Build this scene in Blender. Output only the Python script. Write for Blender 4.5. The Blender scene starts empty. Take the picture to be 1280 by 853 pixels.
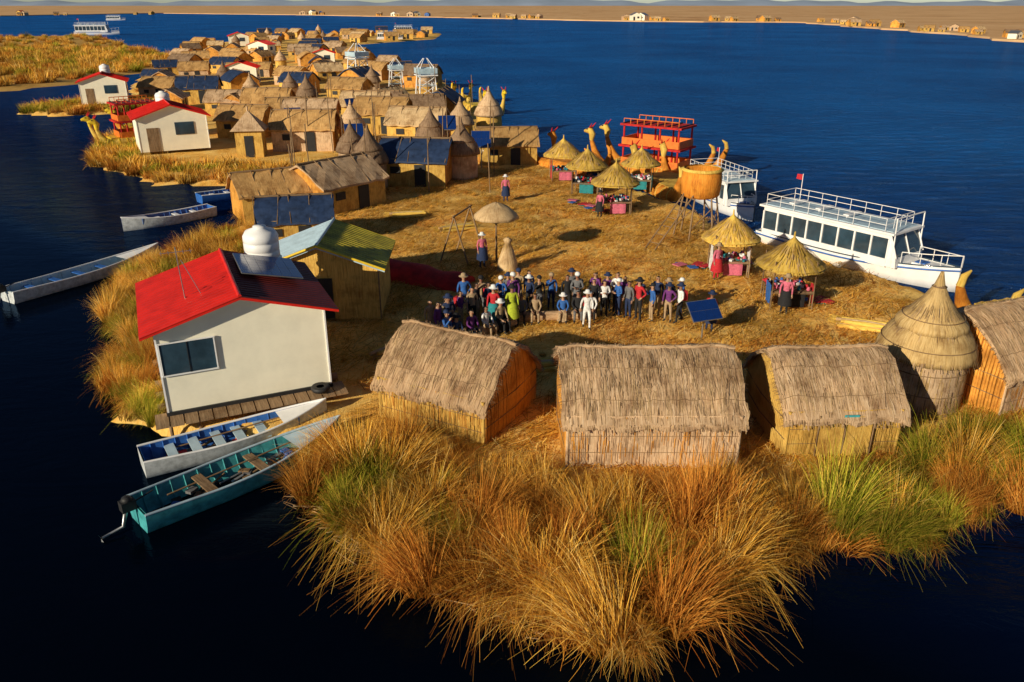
import bpy, math, random
import numpy as np
from mathutils import Vector, Matrix
R=random.Random(7)
sc=bpy.context.scene
COL=sc.collection
# ---------------------------------------------------------------- mesh builder
class MB:
    def __init__(s): s.V=[];s.F=[];s.M=[];s.U=[];s.S=[]
    def face(s,pts,m=0,uv=None,sm=False):
        n=len(s.V); s.V+=[tuple(p) for p in pts]; s.F.append(tuple(range(n,n+len(pts))))
        if uv is None:
            a=Vector(pts[0]);e=Vector(pts[1])-a;e.normalize()
            nn=e.cross(Vector(pts[2])-a)
            if nn.length<1e-9: nn=Vector((0,0,1))
            nn.normalize();g=nn.cross(e)
            uv=[((Vector(p)-a).dot(e),(Vector(p)-a).dot(g)) for p in pts]
        s.M.append(m);s.U+=list(uv);s.S.append(sm)
    def grid(s,rows,m=0,sm=True,close=False):
        b=len(s.V);nr=len(rows);nc=len(rows[0])
        for r in rows: s.V+=[tuple(p) for p in r]
        mid=rows[nr//2]; u=[0]
        for j in range(nc): u.append(u[-1]+(Vector(mid[(j+1)%nc])-Vector(mid[j])).length)
        mc=nc//2; v=[0]
        for i in range(nr-1): v.append(v[-1]+(Vector(rows[i+1][mc])-Vector(rows[i][mc])).length)
        for i in range(nr-1):
            for j in range(nc if close else nc-1):
                k=(j+1)%nc
                s.F.append((b+i*nc+j,b+i*nc+k,b+(i+1)*nc+k,b+(i+1)*nc+j))
                s.U+=[(u[j],v[i]),(u[j+1],v[i]),(u[j+1],v[i+1]),(u[j],v[i+1])]
                s.M.append(m);s.S.append(sm)
    def tube(s,pts,rad,n=8,m=0,caps=True,sm=True):
        pts=[Vector(p) for p in pts]
        if not hasattr(rad,'__len__'): rad=[rad]*len(pts)
        rows=[];up0=None
        for i,p in enumerate(pts):
            d=(pts[min(i+1,len(pts)-1)]-pts[max(i-1,0)]).normalized()
            if up0 is None: up0=Vector((0,0,1)) if abs(d.z)<.9 else Vector((1,0,0))
            a=d.cross(up0).normalized();b=a.cross(d).normalized();up0=b
            rows.append([p+(a*math.cos(2*math.pi*k/n)+b*math.sin(2*math.pi*k/n))*rad[i] for k in range(n)])
        s.grid(rows,m,sm,True)
        if caps:
            s.face(rows[0][::-1],m);s.face(rows[-1],m)
    def lathe(s,prof,n=20,c=(0,0,0),m=0,jit=0,sm=True):
        rows=[]
        for r,z in prof:
            rows.append([Vector((c[0]+(r+R.uniform(-jit,jit))*math.cos(2*math.pi*k/n),c[1]+(r+R.uniform(-jit,jit))*math.sin(2*math.pi*k/n),c[2]+z+R.uniform(-jit,jit)*.6)) for k in range(n)])
        s.grid(rows,m,sm,True)
    def box(s,c,sz,m=0,rz=0,rot=None):
        M=rot if rot else Matrix.Rotation(rz,3,'Z')
        P=[]
        for x in(-.5,.5):
            for y in(-.5,.5):
                for z in(-.5,.5): P.append(Vector(c)+M@Vector((x*sz[0],y*sz[1],z*sz[2])))
        for f in((0,1,3,2),(4,6,7,5),(0,4,5,1),(2,3,7,6),(1,5,7,3),(0,2,6,4)): s.face([P[i] for i in f],m)
    def add(s,o,M=Matrix.Identity(4),moff=0):
        n=len(s.V); s.V+=[tuple(M@Vector(p)) for p in o.V]
        s.F+=[tuple(i+n for i in f) for f in o.F];s.M+=[m+moff for m in o.M];s.U+=o.U;s.S+=o.S
    def mesh(s,name,mats):
        me=bpy.data.meshes.new(name); me.from_pydata(s.V,[],s.F)
        for m in mats: me.materials.append(m)
        me.polygons.foreach_set('material_index',s.M); me.polygons.foreach_set('use_smooth',s.S)
        uv=me.uv_layers.new(name='UVMap'); uv.data.foreach_set('uv',np.array(s.U,dtype=np.float32).ravel())
        me.update(); return me
def put(name,me,loc=(0,0,0),rz=0,sc_=(1,1,1),parent=None):
    o=bpy.data.objects.new(name,me); COL.objects.link(o)
    o.location=loc;o.rotation_euler=(0,0,rz);o.scale=sc_
    if parent: o.parent=parent
    return o
def group(name,parts,loc,rz=0,s=(1,1,1)):
    e=put(name,None,loc,rz,s); e.empty_display_size=.2
    for n,me in parts: put(n,me,parent=e)
    return e
# ---------------------------------------------------------------- materials
def newmat(name):
    m=bpy.data.materials.new(name);m.use_nodes=True
    nt=m.node_tree;return m,nt,nt.nodes['Principled BSDF']
def N(nt,t,**k):
    n=nt.nodes.new(t)
    for a,b in k.items():
        if a in n.inputs: n.inputs[a].default_value=b
        else: setattr(n,a,b)
    return n
def ramp(nt,fac,cols):
    r=nt.nodes.new('ShaderNodeValToRGB'); e=r.color_ramp.elements
    while len(e)<len(cols): e.new(.5)
    for i,(p,c) in enumerate(cols): e[i].position=p;e[i].color=(*c,1)
    nt.links.new(fac,r.inputs[0]);return r.outputs[0]
def mixc(nt,f,a,b,mode='MIX'):
    n=nt.nodes.new('ShaderNodeMix');n.data_type='RGBA';n.blend_type=mode
    for s,x in((n.inputs[0],f),(n.inputs[6],a),(n.inputs[7],b)):
        if hasattr(x,'links') or hasattr(x,'is_linked'): nt.links.new(x,s)
        else: s.default_value=x if not isinstance(x,tuple) else (*x,1)[:4]
    return n.outputs[2]
def reed(name,dark,mid,light,su=30,sv=1.3,bands=0.0,rough=.75,bump=.6):
    m,nt,b=newmat(name)
    uv=N(nt,'ShaderNodeUVMap')
    mp=N(nt,'ShaderNodeMapping');mp.inputs['Scale'].default_value=(su,sv,1);nt.links.new(uv.outputs[0],mp.inputs[0])
    n1=N(nt,'ShaderNodeTexNoise',Scale=1.,Detail=4.,Roughness=.7);nt.links.new(mp.outputs[0],n1.inputs[0])
    c=ramp(nt,n1.outputs[0],[(.3,dark),(.48,mid),(.7,light)])
    tc=N(nt,'ShaderNodeTexCoord');n2=N(nt,'ShaderNodeTexNoise',Scale=1.1,Detail=5.,Roughness=.65);nt.links.new(tc.outputs['Object'],n2.inputs[0])
    c2=ramp(nt,n2.outputs[0],[(.32,(.52,.44,.38)),(.52,(1,1,1)),(.75,(1.12,1.06,1.0))])
    c=mixc(nt,1.,c,c2,'MULTIPLY')
    oi=N(nt,'ShaderNodeObjectInfo')
    hv=N(nt,'ShaderNodeHueSaturation');mr=N(nt,'ShaderNodeMapRange');mr.inputs[3].default_value=.74;mr.inputs[4].default_value=1.12
    nt.links.new(oi.outputs['Random'],mr.inputs[0]);nt.links.new(mr.outputs[0],hv.inputs['Value']);nt.links.new(c,hv.inputs['Color'])
    nt.links.new(hv.outputs[0],b.inputs['Base Color'])
    b.inputs['Roughness'].default_value=rough;b.inputs['Specular IOR Level'].default_value=.2
    h=n1.outputs[0]
    if bands:
        sx=N(nt,'ShaderNodeSeparateXYZ');nt.links.new(uv.outputs[0],sx.inputs[0])
        n3=N(nt,'ShaderNodeTexNoise',Scale=3.,Detail=2.);nt.links.new(uv.outputs[0],n3.inputs[0])
        a1=N(nt,'ShaderNodeMath',operation='MULTIPLY_ADD');nt.links.new(n3.outputs[0],a1.inputs[0]);a1.inputs[1].default_value=.10;nt.links.new(sx.outputs[1],a1.inputs[2])
        a2=N(nt,'ShaderNodeMath',operation='DIVIDE');nt.links.new(a1.outputs[0],a2.inputs[0]);a2.inputs[1].default_value=bands
        a3=N(nt,'ShaderNodeMath',operation='FRACT');nt.links.new(a2.outputs[0],a3.inputs[0])
        a4=N(nt,'ShaderNodeMath',operation='MULTIPLY_ADD');nt.links.new(a3.outputs[0],a4.inputs[0]);a4.inputs[1].default_value=.7;nt.links.new(h,a4.inputs[2]);h=a4.outputs[0]
    bp=N(nt,'ShaderNodeBump',Strength=bump,Distance=.05);nt.links.new(h,bp.inputs['Height']);nt.links.new(bp.outputs[0],b.inputs['Normal'])
    return m
def plain(name,col,rough=.6,var=.18,scale=3.,metal=0,spec=.4,bump=0.):
    m,nt,b=newmat(name)
    tc=N(nt,'ShaderNodeTexCoord');n=N(nt,'ShaderNodeTexNoise',Scale=scale,Detail=5.,Roughness=.65);nt.links.new(tc.outputs['Object'],n.inputs[0])
    lo=tuple(x*(1-var*1.6) for x in col);hi=tuple(min(1,x*(1+var*.6)) for x in col)
    nt.links.new(ramp(nt,n.outputs[0],[(.3,lo),(.6,hi)]),b.inputs['Base Color'])
    b.inputs['Roughness'].default_value=rough;b.inputs['Metallic'].default_value=metal;b.inputs['Specular IOR Level'].default_value=spec
    if bump:
        bp=N(nt,'ShaderNodeBump',Strength=bump,Distance=.03);nt.links.new(n.outputs[0],bp.inputs['Height']);nt.links.new(bp.outputs[0],b.inputs['Normal'])
    return m
def blade(name,cols):
    m,nt,b=newmat(name)
    nt.nodes.remove(b);b=N(nt,'ShaderNodeBsdfDiffuse')
    uv=N(nt,'ShaderNodeUVMap');sx=N(nt,'ShaderNodeSeparateXYZ');nt.links.new(uv.outputs[0],sx.inputs[0])
    c=ramp(nt,sx.outputs[0],cols)
    g=ramp(nt,sx.outputs[1],[(0,(.22,.14,.07)),(.45,(.86,.80,.74)),(1,(1.2,1.14,.95))])  # tone along blade; root darkened further to paint in shade between tufts
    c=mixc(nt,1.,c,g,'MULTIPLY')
    oi=N(nt,'ShaderNodeAttribute');oi.attribute_name='crand';hv=N(nt,'ShaderNodeHueSaturation')
    mr=N(nt,'ShaderNodeMapRange');mr.inputs[3].default_value=.52;mr.inputs[4].default_value=1.22
    nt.links.new(oi.outputs['Fac'],mr.inputs[0]);nt.links.new(mr.outputs[0],hv.inputs['Value']);nt.links.new(c,hv.inputs['Color'])
    nt.links.new(hv.outputs[0],b.inputs[0]);nt.links.new(b.outputs[0],nt.nodes['Material Output'].inputs[0]);return m
THATCH=reed('thatch_roof',(.27,.15,.08),(.64,.43,.25),(.84,.64,.43),bands=.33)
THATCHD=reed('thatch_brown',(.22,.12,.065),(.56,.36,.20),(.78,.57,.36),bands=.3,bump=.8)
THATCH2=reed('thatch_light',(.40,.26,.13),(.70,.48,.25),(.85,.66,.40))
THDK=reed('thatch_weathered',(.10,.06,.04),(.28,.18,.11),(.46,.32,.20),bands=.4)
THOR=reed('thatch_orange',(.34,.16,.05),(.62,.36,.13),(.76,.50,.22),bands=.4)
WALL=reed('reed_wall',(.38,.19,.04),(.74,.45,.10),(.87,.61,.18),su=26,bands=.5)
WALLP=reed('reed_wall_grey',(.34,.21,.12),(.66,.46,.28),(.82,.62,.42),su=26,bands=.3)
GABLE=reed('reed_gable',(.42,.16,.03),(.76,.35,.06),(.88,.47,.10),su=22,bands=.6)
YTH=reed('canopy_thatch',(.50,.30,.05),(.80,.53,.10),(.90,.68,.20),su=18)
ROPE=reed('reed_rope',(.14,.08,.04),(.30,.19,.10),(.44,.30,.17))
ORTH=reed('orange_reed',(.45,.13,.02),(.70,.26,.03),(.82,.38,.06),su=14)
WOOD=reed('timber',(.12,.08,.04),(.28,.18,.10),(.38,.27,.16),su=14,sv=.8)
CREAM=plain('cream_panel',(.90,.86,.70),.55,.05,1.2)
WHITE=plain('white_paint',(.84,.84,.85),.4,.06,2.)
REDR=plain('red_roof_paint',(.70,.022,.012),.42,.15,2.)
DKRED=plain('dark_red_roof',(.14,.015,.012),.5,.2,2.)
GLASS=plain('window_glass',(.03,.06,.09),.08,.3,1.,spec=.8)
BLUEGL=plain('solar_cells',(.006,.03,.16),.12,.1,6.,spec=.8)
STEEL=plain('steel',(.45,.45,.45),.35,.1,4.,metal=.8)
DARK=plain('dark_rubber',(.02,.02,.022),.6,.2)
TEAL=plain('teal_paint',(.06,.34,.37),.5,.3,4.)
BLUEP=plain('blue_paint',(.03,.13,.45),.45,.2,4.)
LBLUE=plain('pale_blue_sheet',(.42,.56,.66),.4,.15,2.)
YGREEN=plain('yellow_green_sheet',(.46,.38,.03),.45,.4,1.5)
NAVY=plain('navy_tarp',(.02,.04,.10),.55,.3,2.,bump=.8)
REDC=plain('red_cloth',(.50,.015,.012),.8,.3,3.,bump=.6)
ORANGE=plain('orange_paint',(.75,.18,.02),.55,.2,3.)
YELLOW=plain('yellow_paint',(.80,.55,.03),.5,.15,3.)
CLOTHS=[plain('cloth_'+n,c,.85,.2,12.) for n,c in dict(navy=(.015,.03,.09),black=(.015,.015,.018),white=(.76,.76,.76),red=(.48,.02,.03),teal=(.02,.22,.25),purple=(.14,.03,.18),tan=(.38,.27,.16),pink=(.6,.14,.22),grey=(.14,.14,.15),lime=(.40,.48,.03),blue=(.03,.12,.4)).items()]
CN=dict(zip(['navy','black','white','red','teal','purple','tan','pink','grey','lime','blue'],CLOTHS))
SKIN=plain('skin',(.42,.24,.15),.55,.1,20.)
SKIN2=plain('skin_dark',(.25,.13,.08),.55,.1,20.)
HAIR=plain('hair_dark',(.02,.014,.01),.5,.2,30.)
# ---------------------------------------------------------------- polygons
MAIN=[(-15.2,50.2),(-16.8,40.9),(-18.2,34.7),(-16.9,30.2),(-14.3,27),(-14.4,24.7),(-12.7,22.4),(-10.3,20.9),(-6.1,19.6),(-5.1,17.0),(-3.1,16.0),(-2.4,15.0),(-1.6,14.2),(-.3,14.1),(.3,13.6),(1.5,12.6),(3.0,13.3),(4.0,14.1),(4.8,14.9),(7.5,15.6),(9.6,15.4),(10.7,16.6),(13.1,17.3),(18,18.4),(25,18.6),(26,27.7),(20.5,28.4),(18.6,30.2),(17.2,34.0),(13.8,39.0),(11.5,43.8),(10.8,47.7),(7.3,55.6),(3.4,60.3),(1.6,68),(-3.2,82),(-3.4,88),(-15,90),(-16,62)]
VILL=[(-10,52),(-14.3,57.5),(-17.5,56.5),(-25.3,57.3),(-32.7,64.3),(-38,77),(-38.7,88),(-56,123.6),(-70,164),(-91,240),(-97,332),(-69,365),(-31,365),(-29,309),(-50,265),(-31,189),(-13.4,145),(-8,112),(-3.2,92),(-2,70)]
ISL2=[(-57,96),(-52,94),(-46,97),(-43,103),(-47,108),(-54,107),(-58,102)]
RBED=[(-300,282),(-168,340),(-120,262),(-80,200),(-69,164),(-71,137),(-76,123),(-110,128),(-200,165),(-320,200)]
FAR=[(-6000,2500),(-3000,1500),(-900,1000),(-532,893),(-470,1150),(-250,980),(-58,787),(90,608),(195,581),(185,404),(170,282),(165,203),(400,150),(2500,600),(6500,5600),(-6500,5600)]
def sdist(P,poly):
    P=np.asarray(P,float);x=P[:,0];y=P[:,1];d=np.full(len(P),1e9);ins=np.zeros(len(P),bool)
    n=len(poly)
    for i in range(n):
        ax,ay=poly[i];bx,by=poly[(i+1)%n];ex,ey=bx-ax,by-ay
        t=np.clip(((x-ax)*ex+(y-ay)*ey)/(ex*ex+ey*ey),0,1)
        d=np.minimum(d,np.hypot(x-ax-t*ex,y-ay-t*ey))
        c=((ay>y)!=(by>y))
        with np.errstate(divide='ignore',invalid='ignore'):
            ins^=c&(x<(bx-ax)*(y-ay)/((by-ay) if by!=ay else 1e-9)+ax)
    return np.where(ins,d,-d)
def land(name,poly,res,mat,edge=.8,h=0.,wob=.35,bump=.05,off=None):
    xs=[p[0] for p in poly];ys=[p[1] for p in poly]
    X=np.arange(min(xs)-2*edge,max(xs)+2*edge+res,res);Y=np.arange(min(ys)-2*edge,max(ys)+2*edge+res,res)
    gx,gy=np.meshgrid(X,Y);P=np.stack([gx.ravel(),gy.ravel()],1)
    sd=sdist(P,poly);rs=np.random.RandomState(3)
    if off is not None: sd=sd-off(P[:,0],P[:,1])
    sd=sd+wob*np.sin(P[:,0]*1.9+np.sin(P[:,1]*1.3)*2)*edge
    z=h+np.clip(sd/edge,-1.,0)*.75
    z+=np.clip(sd/edge+1,0,1)*(bump*(np.sin(P[:,0]*2.3+P[:,1])*np.sin(P[:,1]*1.9-P[:,0]*.7))+rs.uniform(-bump,bump,len(P))*.6)
    keep=sd>-1.3*edge;nx=len(X);ny=len(Y)
    K=keep.reshape(ny,nx);F=[]
    for j in range(ny-1):
        for i in np.nonzero(K[j,:-1]|K[j+1,:-1]|K[j,1:]|K[j+1,1:])[0]:
            a=j*nx+i;F.append((a,a+1,a+nx+1,a+nx))
    me=bpy.data.meshes.new(name);me.from_pydata(np.column_stack([P,z]).tolist(),[],F);me.materials.append(mat)
    me.polygons.foreach_set('use_smooth',[True]*len(F));me.update()
    return put(name,me)
def groundmat(name,a,b,c,s1=.6,s2=9.):
    m,nt,p=newmat(name);tc=N(nt,'ShaderNodeTexCoord')
    n1=N(nt,'ShaderNodeTexNoise',Scale=s1,Detail=6.,Roughness=.7);nt.links.new(tc.outputs['Object'],n1.inputs[0])
    mp=N(nt,'ShaderNodeMapping');mp.inputs['Scale'].default_value=(s2,s2*.16,1);mp.inputs['Rotation'].default_value=(0,0,.6)
    nt.links.new(tc.outputs['Object'],mp.inputs[0])
    n2=N(nt,'ShaderNodeTexNoise',Scale=1.5,Detail=5.,Roughness=.75,Distortion=1.2);nt.links.new(mp.outputs[0],n2.inputs[0])
    mm=N(nt,'ShaderNodeMath',operation='MULTIPLY_ADD');nt.links.new(n1.outputs[0],mm.inputs[0]);mm.inputs[1].default_value=.6
    m2=N(nt,'ShaderNodeMath',operation='MULTIPLY');nt.links.new(n2.outputs[0],m2.inputs[0]);m2.inputs[1].default_value=.4;nt.links.new(m2.outputs[0],mm.inputs[2])
    nt.links.new(ramp(nt,mm.outputs[0],[(.36,a),(.45,b),(.57,c)]),p.inputs['Base Color']);p.inputs['Roughness'].default_value=.9;p.inputs['Specular IOR Level'].default_value=.1
    bp=N(nt,'ShaderNodeBump',Strength=1.,Distance=.12);nt.links.new(mm.outputs[0],bp.inputs['Height']);nt.links.new(bp.outputs[0],p.inputs['Normal'])
    return m
STRAW=groundmat('straw_ground',(.36,.14,.02),(.92,.50,.10),(.98,.66,.21))
PLAIN_=groundmat('reed_plain',(.40,.19,.07),(.66,.38,.17),(.76,.48,.24),.01,.05)
BEDM=groundmat('reed_bed_soil',(.22,.12,.03),(.50,.28,.07),(.62,.38,.11),.12,.8)
land('ground',MAIN,.35,STRAW,.8,wob=.25,off=lambda x,y:.9*np.clip((21.5-y)/2,0,1)+1.0*np.clip((-11.0-x)/1.5,0,1)*np.clip((y-21.5)/1.,0,1))
land('village_island_ground',VILL,1.5,STRAW,1.5,h=.0)
land('house_islet_ground',ISL2,.8,STRAW,1.)
land('reed_bed_ground',RBED,4,BEDM,4.)
rr_=random.Random(9);ring_=[]
for (a,b),(c,d) in zip(FAR,FAR[1:]+FAR[:1]):
    L=math.hypot(c-a,d-b);n=max(1,min(60,int(L/14)))
    for i in range(n):
        t=i/n;j=min(5,L/n*.3);ring_.append((a+(c-a)*t+rr_.uniform(-j,j),b+(d-b)*t+rr_.uniform(-j,j)))
mb=MB();mb.face([(x,y,.35) for x,y in ring_])
for (a,b),(c,d) in zip(ring_,ring_[1:]+ring_[:1]): mb.face([(a,b,.35),(c,d,.35),(c,d,-.6),(a,b,-.6)])
put('far_reed_plain',mb.mesh('far_reed_plain',[PLAIN_]))
# ---------------------------------------------------------------- water
def water():
    m,nt,b0=newmat('lake_water');nt.nodes.remove(b0);tc=N(nt,'ShaderNodeTexCoord')
    sx=N(nt,'ShaderNodeSeparateXYZ');nt.links.new(tc.outputs['Object'],sx.inputs[0])
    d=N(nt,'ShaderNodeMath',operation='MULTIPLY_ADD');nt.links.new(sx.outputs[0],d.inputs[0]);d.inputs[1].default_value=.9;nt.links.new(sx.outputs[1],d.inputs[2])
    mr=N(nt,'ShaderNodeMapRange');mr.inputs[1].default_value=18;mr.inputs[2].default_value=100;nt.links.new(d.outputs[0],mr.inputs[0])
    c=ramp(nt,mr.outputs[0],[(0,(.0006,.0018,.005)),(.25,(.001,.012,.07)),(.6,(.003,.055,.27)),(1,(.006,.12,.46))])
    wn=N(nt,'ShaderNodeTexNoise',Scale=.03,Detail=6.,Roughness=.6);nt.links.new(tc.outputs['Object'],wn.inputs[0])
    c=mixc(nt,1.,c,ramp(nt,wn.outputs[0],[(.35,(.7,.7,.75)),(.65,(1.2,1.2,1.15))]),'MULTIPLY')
    mp=N(nt,'ShaderNodeMapping');mp.inputs['Scale'].default_value=(.45,1.1,1);mp.inputs['Rotation'].default_value=(0,0,-.5);nt.links.new(tc.outputs['Object'],mp.inputs[0])
    n1=N(nt,'ShaderNodeTexNoise',Scale=.8,Detail=6.,Roughness=.68,Distortion=.6);nt.links.new(mp.outputs[0],n1.inputs[0])
    st=N(nt,'ShaderNodeMapRange');st.inputs[1].default_value=0;st.inputs[2].default_value=.4;st.inputs[3].default_value=.05;st.inputs[4].default_value=1.;nt.links.new(mr.outputs[0],st.inputs[0])
    bp=N(nt,'ShaderNodeBump',Distance=1.9);nt.links.new(st.outputs[0],bp.inputs['Strength']);nt.links.new(n1.outputs[0],bp.inputs['Height'])
    df=N(nt,'ShaderNodeBsdfDiffuse');nt.links.new(c,df.inputs[0]);nt.links.new(bp.outputs[0],df.inputs['Normal'])
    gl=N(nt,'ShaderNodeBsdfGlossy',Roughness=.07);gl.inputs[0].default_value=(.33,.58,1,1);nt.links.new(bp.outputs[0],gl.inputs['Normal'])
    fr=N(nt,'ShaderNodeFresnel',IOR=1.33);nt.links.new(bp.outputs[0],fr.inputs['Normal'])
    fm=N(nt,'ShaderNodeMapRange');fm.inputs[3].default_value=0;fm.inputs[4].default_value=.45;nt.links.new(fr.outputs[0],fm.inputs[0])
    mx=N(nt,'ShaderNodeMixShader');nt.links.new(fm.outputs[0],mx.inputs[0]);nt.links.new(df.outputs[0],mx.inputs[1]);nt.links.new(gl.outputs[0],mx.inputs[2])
    nt.links.new(mx.outputs[0],nt.nodes['Material Output'].inputs[0])
    return m
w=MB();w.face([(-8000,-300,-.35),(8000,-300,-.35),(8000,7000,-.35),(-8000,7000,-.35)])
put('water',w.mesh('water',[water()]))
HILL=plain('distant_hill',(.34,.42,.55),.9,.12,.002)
mb=MB();rows=[[],[],[]]
for i in range(201):
    x=-6000+i*60;h=16+24*abs(math.sin(i*.11)*math.sin(i*.037+1))+9*abs(math.sin(i*.41))+4*math.sin(i*1.3)
    rows[0].append((x,5400,-1));rows[1].append((x,5700,h));rows[2].append((x,6200,-1))
mb.grid(rows);put('hills',mb.mesh('hills',[HILL]))
# ---------------------------------------------------------------- reed huts
def hut_parts(L,D,hw,hr,fine=True,oh=.14,seed=0,gd=0):
    r=random.Random(seed);roof=MB();wall=MB()
    nx=int(L*(6 if fine else 1.5))+2;nt_=8 if fine else 4
    hd=D/2+oh;zb=hw-.16;EX=1.6 if fine else 1.35
    prof=[]
    for k in range(nt_+1):
        t=k/nt_;prof.append((-hd*(1-t),zb+(hr-zb)*(1-(1-t)**EX)))
    prof=prof+[(-y,z) for y,z in prof[-2::-1]]
    J=.030 if fine else .04
    X=[-L/2-oh*.6+(L+oh*1.2)*i/nx for i in range(nx+1)]
    sag=lambda x:-.07*(1-(2*x/L)**2)-(.09*max(0,abs(2*x/L)-.84)/.16) if fine else 0
    top=[[Vector((x+r.uniform(-J,J)*(i in(0,nx))*1.6,y+r.uniform(-J,J),z+sag(x)+r.uniform(-J,J)+(.045*math.sin(x*5+seed)if k in(0,len(prof)-1)else 0))) for i,x in enumerate(X)] for k,(y,z) in enumerate(prof)]
    bot=[[p-Vector((0,0,.13)) for p in row] for row in top]
    roof.grid(top,0,fine)
    roof.grid(bot,0,True)
    for k in(0,-1): roof.grid([top[k],bot[k]],0,False)
    for i in(0,-1): roof.grid([[row[i] for row in top],[row[i] for row in bot]],0,False)
    if fine:
        ns=int(L*D*85)
        for q in range(ns):
            fx=r.random()*(nx-.01);i=int(fx);half=r.random()<.65
            k0=r.uniform(0,nt_-1.2);ln=r.uniform(.4,1.8)
            pts=[]
            for a in range(4):
                kk=min(nt_-.01,k0+ln*a/3);k=int(kk);fr=kk-k
                kr=k if half else 2*nt_-k;kr2=k+1 if half else 2*nt_-k-1
                p=top[kr][i].lerp(top[kr][i+1],fx-i).lerp(top[kr2][i].lerp(top[kr2][i+1],fx-i),fr)
                pts.append(p+Vector((0,0,.008+r.random()*.014)))
            wdt=r.uniform(.004,.010);dx=r.uniform(-.06,.06);mi=r.choice([1,0,1,2,0])
            for a in range(3):
                A=pts[a]+Vector((dx*a/3,0,0));B=pts[a+1]+Vector((dx*(a+1)/3,0,0));W=Vector((wdt,0,0))
                roof.face([A-W,A+W,B+W,B-W],mi)
        for q in range(int(L*95)):
            x=r.uniform(X[0],X[-1]);sd=-1 if r.random()<.6 else 1
            y=sd*(hd-.02);z=zb+r.uniform(-.12,0);l=r.uniform(.04,.26)*r.uniform(.4,1);w_=r.uniform(.006,.012)
            roof.face([(x-w_,y,z),(x+w_,y,z),(x+w_+r.uniform(-.03,.03),y+sd*l*.35,z-l),(x-w_,y+sd*l*.35,z-l)],r.choice([0,1,0,2]))
        for sx_ in(0,-1):
            for q in range(int(D*55)):
                k=r.randrange(len(prof)-1);p=top[k][sx_].lerp(top[k+1][sx_],r.random())-Vector((0,0,r.uniform(0,.12)))
                s_=-1 if sx_==0 else 1;l=r.uniform(.03,.14);w_=.008
                roof.face([p+Vector((0,-w_,0)),p+Vector((0,w_,0)),p+Vector((s_*l,w_,-l*.4)),p+Vector((s_*l,-w_,-l*.4))],r.choice([0,1,2]))
        rp=[Vector((x,r.uniform(-.02,.02),hr+sag(x)+.01+r.uniform(-.015,.02))) for x in X]
        roof.tube(rp,[.055+r.uniform(-.012,.012) for _ in X],7,0)
        for q in range(int(L*30)):
            x=r.uniform(X[0],X[-1]);z=hr+sag(x)+.04;roof.tube([(x,r.uniform(-.05,.05),z),(x+r.uniform(-.1,.1),r.uniform(-.12,.12),z+r.uniform(.03,.10))],.006,4,r.choice([0,1,2]))
        for kk in(2,5):
            for s_ in(kk,2*nt_-kk):
                roof.tube([p+Vector((0,0,.012)) for p in top[s_]],.008,5,2)
    wx=L/2-.1;wy=D/2-.04
    def wl(a,b,h,m):
        a=Vector(a);b=Vector(b);n=10 if fine else 2
        rows=[]
        for z in ([0,.5,1.] if fine else [0,1]):
            rows.append([a.lerp(b,i/n)+Vector((0,0,z*h-.1*(z==0)))+ (Vector((r.uniform(-.02,.02),r.uniform(-.02,.02),0)) if fine else Vector()) for i in range(n+1)])
        wall.grid(rows,m)
    wl((-wx,-wy,0),(wx,-wy,0),hw,0);wl((-wx,wy,0),(wx,wy,0),hw,0)
    for s_ in(-1,1):
        pts=[(s_*wx,-wy,-.1),(s_*wx,wy,-.1)]+[(s_*wx,y*wy/hd,z-.1) for y,z in prof[::-1]]
        wall.face(pts,1,uv=[(p[1],p[2]) for p in pts])
        if fine:
            for q in range(34):
                y=-wy+2*wy*(q+.5)/34+r.uniform(-.02,.02);t=1-abs(y)/hd;z=zb+(hr-zb)*(1-(1-t)**EX)-.15
                bz=.10*math.sin(math.pi*(q+.5)/34)
                wall.tube([(s_*(wx+.01+bz*.6),y,-.1),(s_*(wx+.03+bz),y,z*.55),(s_*(wx+.0),y,z)],.05,5,1)
            for hz in(.4,.8): wall.tube([(s_*(wx+.07),-wy,hw*hz),(s_*(wx+.19),0,hw*hz),(s_*(wx+.07),wy,hw*hz)],.014,5,2)
    if fine:
        for x,y in((-wx,-wy),(wx,-wy),(-wx,wy),(wx,wy)): wall.tube([(x,y,-.1),(x,y,hw)],.05,6,0)
        for s_ in(-1,1):
            for hh in(.3,.62): wall.tube([(-wx,s_*(wy+.03),hw*hh),(wx,s_*(wy+.035),hw*hh)],.008,5,2)
            for q in range(int(L*60)):
                x=r.uniform(-wx,wx);z=r.uniform(-.05,hw*.6);l=r.uniform(.25,.7);w_=r.uniform(.005,.012)
                wall.face([(x-w_,s_*(wy+.025),z),(x+w_,s_*(wy+.025),z),(x+w_,s_*(wy+.03),min(hw,z+l)),(x-w_,s_*(wy+.03),min(hw,z+l))],r.choice([0,0,1]))
    return roof,wall
def front_hut(L,D,hw,hr,loc,rz,seed,roofm,wallm,gab,extra=None):
    a,b=hut_parts(L,D,hw,hr,True,seed=seed)
    parts=[('thatch_roof',a.mesh('thatch_roof',[roofm,THATCH2,ROPE])),('reed_walls',b.mesh('reed_walls',[wallm,gab,ROPE]))]
    if extra: parts.append(extra)
    return group('reed_hut',parts,loc,rz)
front_hut(3.75,3.3,1.35,2.6,(-1.62,21.85,0),math.radians(-27.8),1,THATCHD,WALL,GABLE)
front_hut(4.75,3.9,1.55,2.75,(3.75,20.35,0),math.radians(0),2,THATCH,WALLP,GABLE)
dd=MB()
for x in(-.75,0,.78): dd.tube([(x,-1.76,0),(x,-1.77,1.3)],.022,6,1)
dd.box((.38,-1.735,.64),(.72,.04,1.22),0);dd.box((-.38,-1.735,.64),(.70,.04,1.22),0)
dd.box((.12,-1.77,1.28),(.4,.03,.06),2)
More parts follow.
